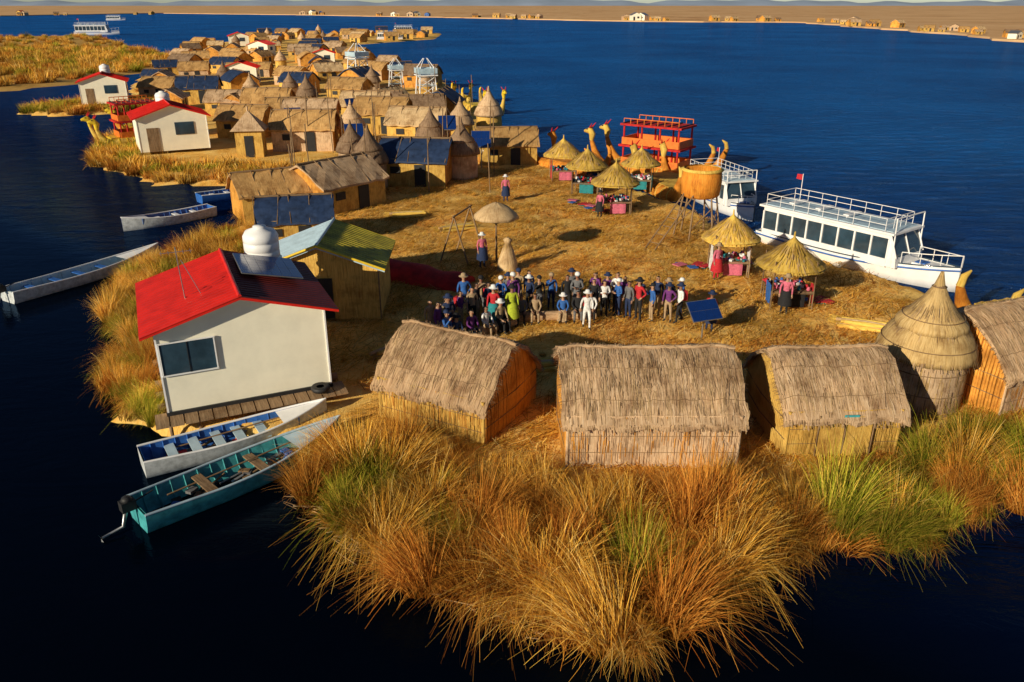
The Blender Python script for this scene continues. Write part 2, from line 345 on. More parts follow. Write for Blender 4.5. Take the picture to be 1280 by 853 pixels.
front_hut(3.3,3.4,1.4,2.6,(8.95,20.7,0),math.radians(3),3,THATCH,WALL,WALL,('door',dd.mesh('door',[WALL,ROPE,TEAL])))
front_hut(4.8,3.6,1.5,2.9,(16.2,23.8,0),math.radians(22),4,THATCH,WALLP,GABLE)
def cone_hut(fine=True,seed=0):
    r=random.Random(seed);mb=MB();n=36 if fine else 14;J=.02
    mb.lathe([(1.22,-.1),(1.24,1.0),(1.18,2.1)],n,(0,0,0),0,J)
    mb.lathe([(1.12,1.85),(1.42,1.75),(1.40,1.95),(1.2,2.45),(.92,2.8)],n,(0,0,0),1,J)
    mb.lathe([(.85,2.7),(1.06,2.60),(1.0,2.82),(.62,3.2),(.32,3.65),(.14,4.0),(.04,4.4)],n,(0,0,0),1,J)
    mb.lathe([(.10,3.88),(.22,3.93),(.10,4.02)],12,(0,0,0),2)
    if fine:
        for q in range(1500):
            a=r.uniform(0,6.28)
            seg=r.choice([((1.45,1.72),(1.0,2.72)),((1.07,2.60),(.36,3.62)),((1.25,.05),(1.22,1.85))])
            (r0,z0),(r1,z1)=seg;t0=r.uniform(-.14,.6);t1=t0+r.uniform(.2,.4);w_=r.uniform(.005,.011)
            P=lambda t,da:Vector(((r0+(r1-r0)*t+.02)*math.cos(a+da),(r0+(r1-r0)*t+.02)*math.sin(a+da),z0+(z1-z0)*t))
            mb.face([P(t0,-w_),P(t0,w_),P(t1,w_),P(t1,-w_)],r.choice([0,1,2,1]))
        for z,rr in((2.2,1.33),(3.0,.87),(.7,1.26),(1.4,1.25)):
            mb.tube([(rr*math.cos(a*.2618),rr*math.sin(a*.2618),z) for a in range(25)],.016,5,2,caps=False)
    return mb
put('conical_reed_hut',cone_hut().mesh('conical_reed_hut',[WALLP,reed('cone_thatch',(.34,.20,.08),(.70,.47,.19),(.86,.64,.32)),ROPE]),(12.7,22.4,0),.3,(1,1,.96))
VM=[]
for i,(rm,wm) in enumerate([(THATCH,WALL),(THATCH2,WALL),(THDK,GABLE),(THOR,WALLP),(NAVY,WALL),(THOR,WALL)]):
    a,b=hut_parts(5,4.0,2.0,3.2,False,seed=i+20,oh=.2)
    mb=MB();mb.add(a,moff=0);mb.add(b,moff=1)
    mb.box((.6,-2.0,.8),(.8,.06,1.6),4);mb.box((-1.2,-2.0,1.2),(.7,.06,.5),4)
    mb.tube([(-2.6,0,3.22),(2.6,0,3.22)],.09,6,3)
    for q in range(5): mb.tube([(-2.5+q*1.2+R.uniform(-.2,.2),-2.2,1.85),(-2.5+q*1.2+R.uniform(-.3,.3),-.1,3.3)],.035,5,3)
    VM.append(mb.mesh('reed_hut_v%d'%i,[rm,wm,GABLE,ROPE,DARK]))
CONE=[cone_hut(False,5).mesh('cone_a',[WALL,THATCH,ROPE]),cone_hut(False,6).mesh('cone_b',[WALLP,THDK,ROPE])]
def vh(k,x,y,rz=0,s=1.): put('reed_hut',VM[k],(x,y,0),math.radians(rz),(s,s,s*R.uniform(.88,1.02)))
def ch(k,x,y,s=1.): put('conical_reed_hut',CONE[k],(x,y,0),R.uniform(0,6),(s,s,s))
for a in [(5,-.4,63.8,4,.92),(1,-8.4,73.6,-8,1.0),(4,-6.6,56,-6,.95),(3,-17.8,70.3,5,1.05),(3,-26.5,90,3,1),(0,-32,93.5,0,.9),(4,-39.5,105,10,1),
          (0,-10.9,48.6,52,1.0),(5,-14.3,46.6,30,.8),(4,-11.2,40.5,12,.75),(5,-12.5,80,-6,1.),(0,-19.5,80,4,1.),(3,-23,85,12,.9),(1,-15.5,88,0,1.),(5,-25,77,-5,.9),(2,-9.5,87,8,.9)]: vh(*a)
for a in [(0,-13.9,70.8,.9),(1,-9.6,54,.95),(0,-4.6,73,.9),(1,-3.6,57.5,.95),(1,-11.8,59.5,.85),(0,-2.2,78,1.),(1,-6.6,66,.9)]: ch(*a)
mb=MB();mb.box((0,0,1.1),(2.1,2.1,2.3),0);ap=(0,0,3.6)
q=[(-1.35,-1.35,2.1),(1.35,-1.35,2.1),(1.35,1.35,2.1),(-1.35,1.35,2.1)]
for i in range(4): mb.face([q[i],q[(i+1)%4],ap],1)
mb.face(q,1);mb.box((0,-1.07,.85),(.7,.05,1.7),2);mb.tube([(0,0,3.4),(0,0,3.9)],.08,6,1)
put('square_reed_hut',mb.mesh('square_reed_hut',[WALL,THATCH,DARK]),(-21.4,66.5,0),.15)
rv=random.Random(11);pts=[]
for _ in range(9000):
    x=rv.uniform(-97,-3);y=rv.uniform(90,360)
    if sdist([(x,y)],VILL)[0]<2.6: continue
    sp=7.0+max(0,y-110)*.02
    if all((x-a)**2+(y-b)**2>sp*sp for a,b in pts) and len(pts)<150: pts.append((x,y))
for x,y in pts:
    q=rv.random()
    if q<.88: vh(rv.choice([0,1,3,3,5,5,2,4,0]),x,y,rv.uniform(-35,35)+(90 if rv.random()<.3 else 0),rv.uniform(.7,1.02))
    else: ch(rv.choice([0,1]),x,y,rv.uniform(.75,.95))
# ---------------------------------------------------------------- houses
def gable_house(W,D,h,pk,oh,ribs=True):
    wl=MB();rf=MB();b=.35
    for x in(-W/2,W/2): wl.face([(x,0,b),(x,D,b),(x,D,h),(x,0,h)],0)
    for y in(0,D): wl.face([(-W/2,y,b),(W/2,y,b),(W/2,y,h),(0,y,pk),(-W/2,y,h)],0)
    for i in range(1,4): wl.box((-W/2-.008,D*i/4,(b+h)/2),(.02,.02,h-b),1)
    for x in(-W/2,W/2): wl.box((x,-.012,(b+h)/2),(.05,.05,h-b),1)
    sl=(pk-h)/(W/2)
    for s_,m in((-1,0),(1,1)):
        e=W/2+oh;ze=pk-sl*e
        A=Vector((0,-oh,pk+.05));B=Vector((0,D+oh,pk+.05));C=Vector((s_*e,D+oh,ze+.05));E=Vector((s_*e,-oh,ze+.05))
        dn=Vector((0,0,-.09))
        rf.face([A,B,C,E],m);rf.face([A+dn,B+dn,C+dn,E+dn],2)
        for p,q in((A,E),(E,C),(C,B)): rf.face([p,q,q+dn,p+dn],m if p is not A else 0)
        if ribs:
            n=int((D+2*oh)/.22)
            for i in range(n+1):
                y=-oh+(D+2*oh)*i/n;rf.tube([(s_*.02,y,pk+.05),(s_*e,y,ze+.05)],.015,5,m)
    rf.tube([(0,-oh,pk+.07),(0,D+oh,pk+.07)],.06,6,0)
    return wl,rf
wl,rf=gable_house(4.8,4.4,3.05,3.75,.38)
win=MB();win.box((-1.6,-.03,2.1),(1.5,.05,.95),0);
for x in(-2.35,-.85): win.box((x,-.055,2.1),(.035,.05,1.0),1)
win.box((-1.6,-.06,2.1),(.02,.03,.95),2)
for z in(1.6,2.6): win.box((-1.6,-.055,z),(1.56,.05,.035),1)
win.box((2.43,2.2,2.1),(.05,1.2,.9),0);win.box((-2.43,2.4,2.1),(.05,1.2,.9),0)
bs=MB();
for k in range(6): bs.tube([(-2.7,.1+k*.9,.12),(2.8,.1+k*.9,.12)],.16,8,0)
for k in range(14): bs.box((-2.6+k*.4,-.25,.3),(.36,.9,.05),0)
for k in range(7): bs.tube([(-2.4+k*.8,-.3,-.5),(-2.4+k*.8,-.3,.28)],.06,6,0)
bs.box((0,-.03,.36),(4.9,.08,.14),1);bs.box((0,2.2,.3),(4.9,4.5,.1),0)
bs.lathe([(.12,-.06),(.26,-.08),(.3,0),(.26,.08),(.12,.06)],16,(2.0,-.35,.48),1)
sp=MB();slope=math.atan(.7/2.4)
def panel(mb,c,w,d,rot,mf=0,ms=1):
    M=rot
    mb.box(c,(w,d,.035),ms,rot=M)
    nx=max(2,int(w/.3));ny=max(2,int(d/.3))
    for i in range(nx):
        for j in range(ny):
            mb.box(Vector(c)+M@Vector((-w/2+.02+(w-.04)*(i+.5)/nx,-d/2+.02+(d-.04)*(j+.5)/ny,.022)),((w-.04)/nx-.012,(d-.04)/ny-.012,.012),mf,rot=M)
panel(sp,(1.25,2.9,3.62),1.9,2.3,Matrix.Rotation(slope*.8,3,'Y'))
ant=MB();ant.tube([(-1.4,1.4,3.3),(-1.45,1.3,5.0)],.018,5,0);ant.tube([(-.9,1.2,3.4),(-1.35,1.3,4.6)],.012,5,0);ant.tube([(-1.9,1.3,4.85),(-1.0,1.3,4.85)],.012,5,0)
for k in range(5): ant.tube([(-1.85+k*.2,1.1,4.85),(-1.85+k*.2,1.5,4.85)],.008,4,0)
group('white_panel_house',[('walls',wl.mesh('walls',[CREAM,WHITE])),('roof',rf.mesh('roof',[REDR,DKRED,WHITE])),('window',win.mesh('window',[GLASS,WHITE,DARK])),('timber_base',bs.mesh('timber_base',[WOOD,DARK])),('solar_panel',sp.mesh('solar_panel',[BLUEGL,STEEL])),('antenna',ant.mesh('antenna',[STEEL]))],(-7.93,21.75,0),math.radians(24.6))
tk=MB()
tk.lathe([(0,4.05),(.55,4.05),(.6,4.12),(.6,4.3),(.57,4.33),(.6,4.36),(.6,4.6),(.57,4.63),(.6,4.66),(.6,4.85),(.5,5.02),(.22,5.12),(.22,5.18),(0,5.2)],24,(0,0,0),0)
for a in range(4):
    x,y=.55*math.cos(a*1.571+.78),.55*math.sin(a*1.571+.78);tk.tube([(x*1.3,y*1.3,0),(x,y,4.0)],.035,6,1)
tk.lathe([(0,3.98),(.65,3.98),(.65,4.04),(0,4.04)],16,(0,0,0),1)
for z in(1.2,2.6):
    for a in range(4):
        f=1.3-.3*z/4;A=a*1.571+.78;B=A+1.571;tk.tube([(.55*f*math.cos(A),.55*f*math.sin(A),z),(.55*f*math.cos(B),.55*f*math.sin(B),z+1)],.02,5,1)
TK=tk.mesh('water_tank',[WHITE,STEEL])
put('water_tank',TK,(-8.75,26.9,-.75))
wl,rf=gable_house(4.5,3.6,2.5,3.35,.28)
fr=MB();
for s_ in(-1,1): fr.tube([(0,-.3,3.42),(s_*2.55,-.3,2.46)],.05,6,0)
fr.box((0,-.03,1.2),(.9,.05,1.7),1)
group('corrugated_roof_hut',[('walls',wl.mesh('walls',[WALL,WOOD])),('roof',rf.mesh('roof',[LBLUE,YGREEN,WOOD])),('trim',fr.mesh('trim',[YELLOW,DARK]))],(-7.4,29.2,-.3),math.radians(2))
wl,rf=gable_house(5.4,4.6,3.1,4.0,.35,True)
wd=MB();wd.box((.9,-.03,2.1),(1.5,.06,1.0),0);wd.box((-1.6,-.03,1.3),(.9,.06,1.9),1);wd.box((2.73,2.2,2),(.06,1.3,.9),0)
HW=(wl.mesh('walls',[CREAM,WHITE]),rf.mesh('roof',[REDR,REDR,WHITE]),wd.mesh('window',[GLASS,WOOD]))
for x,y,rz,s in((-28.0,67.4,28,1.0),(-49.8,101.2,22,.95),(-41,126,10,.9),(-79,246,20,1.),(-60,200,-10,.9),(-38,170,10,.8)):
    group('white_panel_house',[('walls',HW[0]),('roof',HW[1]),('window',HW[2])],(x,y,-.1),math.radians(rz),(s,s,s))
for x,y,z in((-30.2,71.5,-.6),(-51,105,-.6)): put('water_tank',TK,(x,y,z))
def simplebox(wallm,roofm):
    a=MB();D,h,p=5,3,4.4
    for x in(-3,3): a.face([(x,0,0),(x,D,0),(x,D,h),(x,0,h)],0)
    for y in(0,D): a.face([(-3,y,0),(3,y,0),(3,y,h),(0,y,p),(-3,y,h)],0)
    for s_ in(-1,1): a.face([(0,-.4,p+.1),(0,D+.4,p+.1),(s_*3.4,D+.4,h-.1),(s_*3.4,-.4,h-.1)],1)
    a.box((1.2,-.05,1.7),(1.2,.08,1),2);a.box((-1.2,-.05,1.1),(1,.08,2),2)
    return a.mesh('lake_house',[wallm,roofm,DARK])
FH=[simplebox(CREAM,STEEL),simplebox(WALLP,THATCH),simplebox(WALL,REDR),simplebox(BLUEP,STEEL),VM[0],VM[1],VM[5],VM[2]]
rf_=random.Random(5)
edge=[((-58,790),(90,612),26),((90,612),(195,583),12),((196,578),(187,404),18),((187,404),(170,284),24),((170,284),(166,210),6),((-250,980),(-58,790),22),((-532,893),(-300,1050),12),((-900,1000),(-532,895),8)]
for (a,b),(c,d),n in edge:
    for i in range(n):
        t=rf_.random()
        if math.sin(t*9+a)<-.35: continue
        k=rf_.choice([0,1,1,3,4,5,6,7,4,5,6,7,4,6,7,2]);nm='lakeside_house' if k<4 else 'reed_hut'
        s=rf_.uniform(.6,1.05)*(1.2 if b>500 else .85)
        put(nm,FH[k],(a+(c-a)*t+rf_.uniform(-3,16),b+(d-b)*t+rf_.uniform(-4,22),.3),rf_.uniform(-.7,.7),(s,s,s))
# ---------------------------------------------------------------- stalls
def canopy(seed):
    r=random.Random(seed);mb=MB();rr=1.4;z0=1.72;z1=2.75;n=26
    top=[[Vector(((rad)*math.cos(2*math.pi*k/n),(rad)*math.sin(2*math.pi*k/n),z+r.uniform(-.03,.03))) for k in range(n)] for rad,z in((rr,z0),(rr*.75,z0+.2),(rr*.45,z0+.5),(rr*.2,z0+.82),(.05,z1),(.03,z1+.25))]
    mb.grid(top,0,True,True)
    mb.grid([[p-Vector((0,0,.1)) for p in row] for row in top[:4]],0,True,True)
    for q in range(480):
        a=r.uniform(0,6.28);t=r.random();r0=rr*(1.08-.7*t);zz=z0-.14+t*.8;l=.28;w_=.010/max(.2,r0)
        P=lambda r_,z_,da:(r_*math.cos(a+da),r_*math.sin(a+da),z_)
        mb.face([P(r0+.04,zz+.02,-w_*1.3),P(r0+.04,zz+.02,w_*1.3),P(r0-l,zz+.06+l*.72,w_),P(r0-l,zz+.06+l*.72,-w_)],r.choice([0,1,0]))
    for x,y in((-.85,-.85),(.85,-.85),(.85,.85),(-.85,.85)):
        mb.tube([(x,y,0),(x*.98,y*.98,2.0)],.03,6,2)
    for a,b in(((-.85,-.85),(.85,-.85)),((.85,-.85),(.85,.85)),((.85,.85),(-.85,.85)),((-.85,.85),(-.85,-.85))):
        mb.tube([(*a,1.75),(*b,1.75)],.02,5,2);mb.tube([(*a,.7),(*b,.7)],.02,5,2)
    mb.box((0,0,.72),(1.7,1.5,.05),3)
    for x in(-.8,.8):
        for y in(-.65,.65): mb.tube([(x,y,0),(x,y,.7)],.03,5,2)
    for q in range(46):
        x=r.uniform(-.8,.8);y=r.uniform(-.7,.7);k=4+r.randrange(6);z=.75
        if r.random()<.5: mb.box((x,y,z+.05),(r.uniform(.08,.22),r.uniform(.08,.2),r.uniform(.04,.14)),k,r.uniform(0,3))
        else: mb.lathe([(0,0),(.06,0),(.09,.06),(.05,.12),(.06,.16),(0,.16)],8,(x,y,z),k)
    for s_,kk in((-1,r.randrange(4,10)),(1,r.randrange(4,10))):
        x0=s_*.88;rows=[[Vector((x0+.03*math.sin(j*2.+z*3),-.7+j*.1,z)) for j in range(r.randrange(6,13))] for z in(.2,.6,1.0,1.4)]
        n_=min(len(q_) for q_ in rows);rows=[q_[:n_] for q_ in rows]
        mb.grid(rows[:3] if seed%2 else rows,kk)
    rows=[[Vector((-.35+j*.15,-.8+.03*math.sin(j*2.3),z)) for j in range(7)] for z in(.12,.4,.72)];mb.grid(rows,r.randrange(4,10))
    return mb.mesh('craft_stall',[YTH,THATCH2,WOOD,WOOD,CN['red'],CN['blue'],CN['white'],CN['teal'],CN['black'],CN['pink']])
for i,(x,y,s) in enumerate([(3.6,56.5,1.0),(4.9,52.3,1.0),(6.1,46.9,1.03),(8.6,53.5,.95),(10.0,35.3,.95),(11.4,31.2,.98)]):
    put('craft_stall',canopy(30+i),(x,y,0),R.uniform(-.3,.3),(s,s,s*1.04))
mb=MB();mb.tube([(0,0,0),(0,0,2.6)],.05,8,1)
mb.lathe([(0,2.35),(.95,2.22),(1.08,2.2),(1.02,2.36),(.6,2.7),(.2,2.88),(0,2.95)],26,(0,0,0),0,.03)
for a in range(8): mb.tube([(0,0,1.9),(.9*math.cos(a*.785),.9*math.sin(a*.785),2.22)],.015,4,1)
put('thatch_parasol',mb.mesh('thatch_parasol',[THATCH2,WOOD]),(-.75,36.9,0))
mb=MB();mb.lathe([(.5,0),(.42,.5),(.22,1.1),(.12,1.3),(.2,1.5),(.05,1.6)],16,(0,0,0),0,.03)
for q in range(120):
    a=R.uniform(0,6.28);mb.face([(.5*math.cos(a),.5*math.sin(a),.02),(.5*math.cos(a+.05),.5*math.sin(a+.05),.02),(.14*math.cos(a+.05),.14*math.sin(a+.05),1.45)],R.choice([0,1]))
put('reed_sheaf',mb.mesh('reed_sheaf',[THATCH2,YTH]),(-.2,35.6,0))
mb=MB()
for q in range(7):
    y=-.6+.22*q if q<4 else -.5+.22*(q-4);z=.12 if q<4 else .30
    mb.tube([(-1.1+R.uniform(-.15,.15),y,z),(0,y+R.uniform(-.04,.04),z),(1.1+R.uniform(-.2,.2),y,z)],[.09,.12,.07],8,q%2)
for q in range(90):
    y=R.uniform(-.7,.3);s_=R.choice([-1,1]);mb.tube([(s_*.9,y,R.uniform(.05,.35)),(s_*R.uniform(1.2,1.6),y+R.uniform(-.2,.2),R.uniform(.02,.3))],.008,4,0)
RB=mb.mesh('reed_bundle',[YTH,THATCH2,ROPE])
for x,y,a in((.9,24.9,.3),(6.6,23.9,1.2),(-4.4,26.3,.8),(13.6,28.6,-.4),(-3.2,43,.5),(-6.2,46,.2)): put('reed_bundle',RB,(x,y,0),a,(.85,.85,.8))
mb=MB()
for a,b in(((-.9,0,0),(-.1,0,2.4)),((.5,.1,0),(-.15,0,2.4)),((-.9,2.2,0),(-.1,2.2,2.4)),((.5,2.3,0),(-.15,2.2,2.4)),((-.12,-.2,2.33),(-.12,2.4,2.33))): mb.tube([a,b],.04,6,0)
put('pole_frame',mb.mesh('pole_frame',[WOOD]),(-2.6,36.5,0),-.3)
mb=MB();rr=1.0
mb.lathe([(.8,2.15),(rr,2.3),(rr*1.05,3.0),(rr,3.6),(rr*.9,3.6),(rr*.9,2.4),(0,2.35)],24,(0,0,0),0,.015)
mb.lathe([(rr*1.02,3.5),(rr*1.12,3.58),(rr*.95,3.66)],24,(0,0,0),1)
for a in range(6):
    A=a*1.047;mb.tube([(1.25*math.cos(A),1.25*math.sin(A),0),(.85*math.cos(A),.85*math.sin(A),2.35)],.05,6,2)
    B=A+1.047;mb.tube([(1.15*math.cos(A),1.15*math.sin(A),.6),(.98*math.cos(B),.98*math.sin(B),1.7)],.03,5,2)
mb.tube([(-3.2,-2.6,0),(-.9,-.3,2.4)],.04,6,2);mb.tube([(-2.8,-3.0,0),(-.5,-.8,2.4)],.04,6,2)
for k in range(7):
    t=k/7;mb.tube([(-3.2+2.3*t,-2.6+2.3*t,2.4*t),(-2.8+2.3*t,-3.+2.2*t,2.4*t)],.025,5,2)
put('reed_lookout_tower',mb.mesh('reed_lookout_tower',[ORTH,YTH,WOOD]),(9.9,41.6,0))
mb=MB()
for x,y in((-1,-1),(1,-1),(1,1),(-1,1)): mb.tube([(x*1.2,y*1.2,0),(x*.8,y*.8,4.6)],.08,5,0)
for z in(1.2,2.4,3.4):
    f=1.2-.4*z/4.6
    for a,b in(((-1,-1),(1,-1)),((1,-1),(1,1)),((1,1),(-1,1)),((-1,1),(-1,-1))):
        mb.tube([(a[0]*f,a[1]*f,z),(b[0]*f,b[1]*f,z)],.05,5,1);mb.tube([(a[0]*f,a[1]*f,z-1.1),(b[0]*f,b[1]*f,z)],.04,5,0)
mb.box((0,0,3.6),(2.4,2.4,.12),0)
for s_ in(-1,1): mb.box((s_*1.15,0,4.1),(.06,2.3,.6),1);mb.box((0,s_*1.15,4.1),(2.3,.06,.6),1)
for x,y in((-1,-1),(1,-1),(1,1),(-1,1)): mb.tube([(x*.8,y*.8,4.5),(x*.2,y*.2,5.5)],.05,5,0)
LT=mb.mesh('lookout_tower',[WHITE,LBLUE])
for x,y,s in((-10.4,101,1.),(-23.5,128,1.1),(-16.5,119,.8)): put('lookout_tower',LT,(x,y,0),R.uniform(0,1),(s,s,s))
mb=MB();mb.tube([(0,0,0),(0,0,1.0)],.035,6,1);mb.tube([(0,0,.5),(.2,.25,1.0)],.02,5,1)
panel(mb,(0,0,1.15),1.25,.85,Matrix.Rotation(.35,3,'Z')@Matrix.Rotation(.75,3,'X'))
SPM=mb.mesh('solar_panel',[BLUEGL,STEEL])
put('solar_panel',SPM,(7.05,27.3,0))
for x,y in((-12.5,64.5),(-5.5,69.5),(-20,75),(-16,83),(-2.3,60.6)): put('solar_panel',SPM,(x,y,.0),R.uniform(-.6,.6),(1.2,1.2,1.9))
mb=MB();rows=[]
for i in range(13):
    a=math.pi*i/12;rows.append([Vector((-2.1+j*.35,-.75*math.cos(a)*(1+.06*math.sin(j*2)),(.95-.035*j+.08*math.sin(j*1.3))*math.sin(a)*(1+.05*math.sin(j*1.7+i))-.02)) for j in range(13)])
mb.grid(rows,0)
for x,k in((-2.1,.93),(2.1,.5)): mb.face([(x,-.75*math.cos(math.pi*i/12),k*math.sin(math.pi*i/12)) for i in range(13)],0)
put('red_tarp_shelter',mb.mesh('red_tarp_shelter',[REDC,DARK]),(-4.4,34.4,0),-.45,(1.25,1.2,.9))
# ---------------------------------------------------------------- boats
def hull(L,W,H,n=22,bow=2.2,sheer=.6,th=.045,open_=True,stern=.82,mo=0,mi=1,mg=2):
    mb=MB();out=[];inn=[];gl=[];gr=[]
    for i in range(n+1):
        t=i/n;x=-L/2+t*L;w_=W/2*(1-max(0,(t-.42)/.58)**bow*.97)*(stern+(1-stern)*min(1,t/.35))
        zs=H*(1+sheer*max(0,(t-.4)/.6)**2+.12*max(0,(.3-t)/.3));kz=-.22+max(0,t-.8)*1.6*H
        xs=x
        out.append([Vector((xs,-w_,zs)),Vector((xs,-w_*.93,zs*.45+kz*.3)),Vector((xs,-w_*.66,kz*.7)),Vector((xs,0,kz)),Vector((xs,w_*.66,kz*.7)),Vector((xs,w_*.93,zs*.45+kz*.3)),Vector((xs,w_,zs))])
        wi=max(.01,w_-th);fz=max(-.08,kz+.08)
        inn.append([Vector((xs,-wi,zs)),Vector((xs,-wi*.9,zs*.45)),Vector((xs,-wi*.6,fz)),Vector((xs,0,fz-.02)),Vector((xs,wi*.6,fz)),Vector((xs,wi*.9,zs*.45)),Vector((xs,wi,zs))])
        gl.append(Vector((xs,-w_+th/2,zs+.01)));gr.append(Vector((xs,w_-th/2,zs+.01)))
    mb.grid(out,mo,True)
    if open_: mb.grid(inn,mi,True)
    mb.tube(gl,.035,6,mg);mb.tube(gr,.035,6,mg)
    mb.face(out[0],mo);
    if open_: mb.face([p+Vector((.05,0,0)) for p in inn[0]],mi)
    return mb,out
def rowboat(L,W,H,mo,mi,mg,seats,seatm,motor=False,junk=False,seed=0):
    r=random.Random(seed);mb,out=hull(L,W,H,n=22)
    for k in range(1,15):
        x=-L/2+L*k/16;i=int(22*k/16);w_=out[i][6].y-.05;zs=out[i][0].z
        mb.tube([(x,-w_,zs),(x,-w_*.88,zs*.45),(x,-w_*.58,-.03),(x,w_*.58,-.03),(x,w_*.88,zs*.45),(x,w_,zs)],.02,5,1)
    for t in seats:
        i=int(22*t);w_=out[i][6].y-.04;mb.box((-L/2+L*t,0,H*.72),(.26,2*w_,.04),3)
    mb.face([out[16][0]+Vector((0,.04,-.02)),out[16][6]+Vector((0,-.04,-.02)),out[22][6]+Vector((0,0,-.02)),out[22][0]+Vector((0,0,-.02))],2)
    if motor:
        c=Vector((-L/2-.12,0,H));mb.box(c+Vector((-.05,0,.18)),(.34,.24,.26),4);mb.lathe([(0,.3),(.1,.3),(.14,.34),(.1,.42),(0,.44)],10,tuple(c+Vector((-.05,0,-.02))),4)
        mb.tube([c+Vector((-.1,0,.1)),c+Vector((-.25,0,-.35)),c+Vector((-.75,0,-.42))],[.06,.045,.03],7,5)
        mb.tube([c+Vector((.1,0,.2)),c+Vector((.6,.05,.28))],.02,5,4)
        for a in range(3):
            A=a*2.094;mb.face([c+Vector((-.78,0,-.42)),c+Vector((-.76,.12*math.cos(A-.3),-.42+.12*math.sin(A-.3))),c+Vector((-.80,.13*math.cos(A+.3),-.42+.13*math.sin(A+.3)))],5)
    mats=[mo,mi,mg,seatm,DARK,STEEL,CN['red'],CN['blue'],WOOD,CN['tan'],CN['grey']]
    if junk:
        for q in range(40):
            x=r.uniform(-L*.4,L*.25);y=r.uniform(-.3,.3)
            if r.random()<.5: mb.box((x,y,.08+r.random()*.12),(r.uniform(.12,.4),r.uniform(.1,.25),r.uniform(.06,.2)),r.choice([4,6,7,8,4,10]),r.uniform(0,3),)
            else: mb.tube([(x,y,.1),(x+r.uniform(.3,.9),y+r.uniform(-.2,.2),.2)],r.uniform(.02,.05),6,r.choice([8,10,5,4]))
        mb.tube([(-L*.35,.35,H*.6),(L*.3,.1,H+.05)],.022,6,8)
    return mb.mesh('rowboat',mats)
def place_boat(name,me,a,b,z=-.35,L=None):
    a=Vector((*a,0));b=Vector((*b,0));c=(a+b)/2;d=b-a
    return put(name,me,(c.x,c.y,z),math.atan2(d.y,d.x))
WL=plain('pale_boat_paint',(.55,.58,.60),.45,.25,5.)
place_boat('motor_rowboat',rowboat(5.9,1.45,.5,TEAL,TEAL,LBLUE,[.3,.55],WOOD,True,True,3),(-9.2,16.3),(-5.0,20.5))
place_boat('blue_rowboat',rowboat(5.3,1.3,.48,WL,BLUEP,WHITE,[.15,.27,.39,.5,.62],LBLUE,False,True,4),(-10.0,18.85),(-5.8,21.55))
place_boat('white_rowboat',rowboat(5.4,1.4,.5,WL,BLUEP,WHITE,[.2,.4,.6],WHITE),(-18.2,47.8),(-22,43.8))
place_boat('long_rowboat',rowboat(7.6,1.4,.48,WL,LBLUE,WHITE,[.15,.3,.45,.6],BLUEP,True),(-21.6,32.4),(-17.9,38.6))
place_boat('blue_rowboat',rowboat(5.,1.4,.5,BLUEP,BLUEP,WHITE,[.2,.4,.6],WHITE),(-20.,51),(-16.6,54))
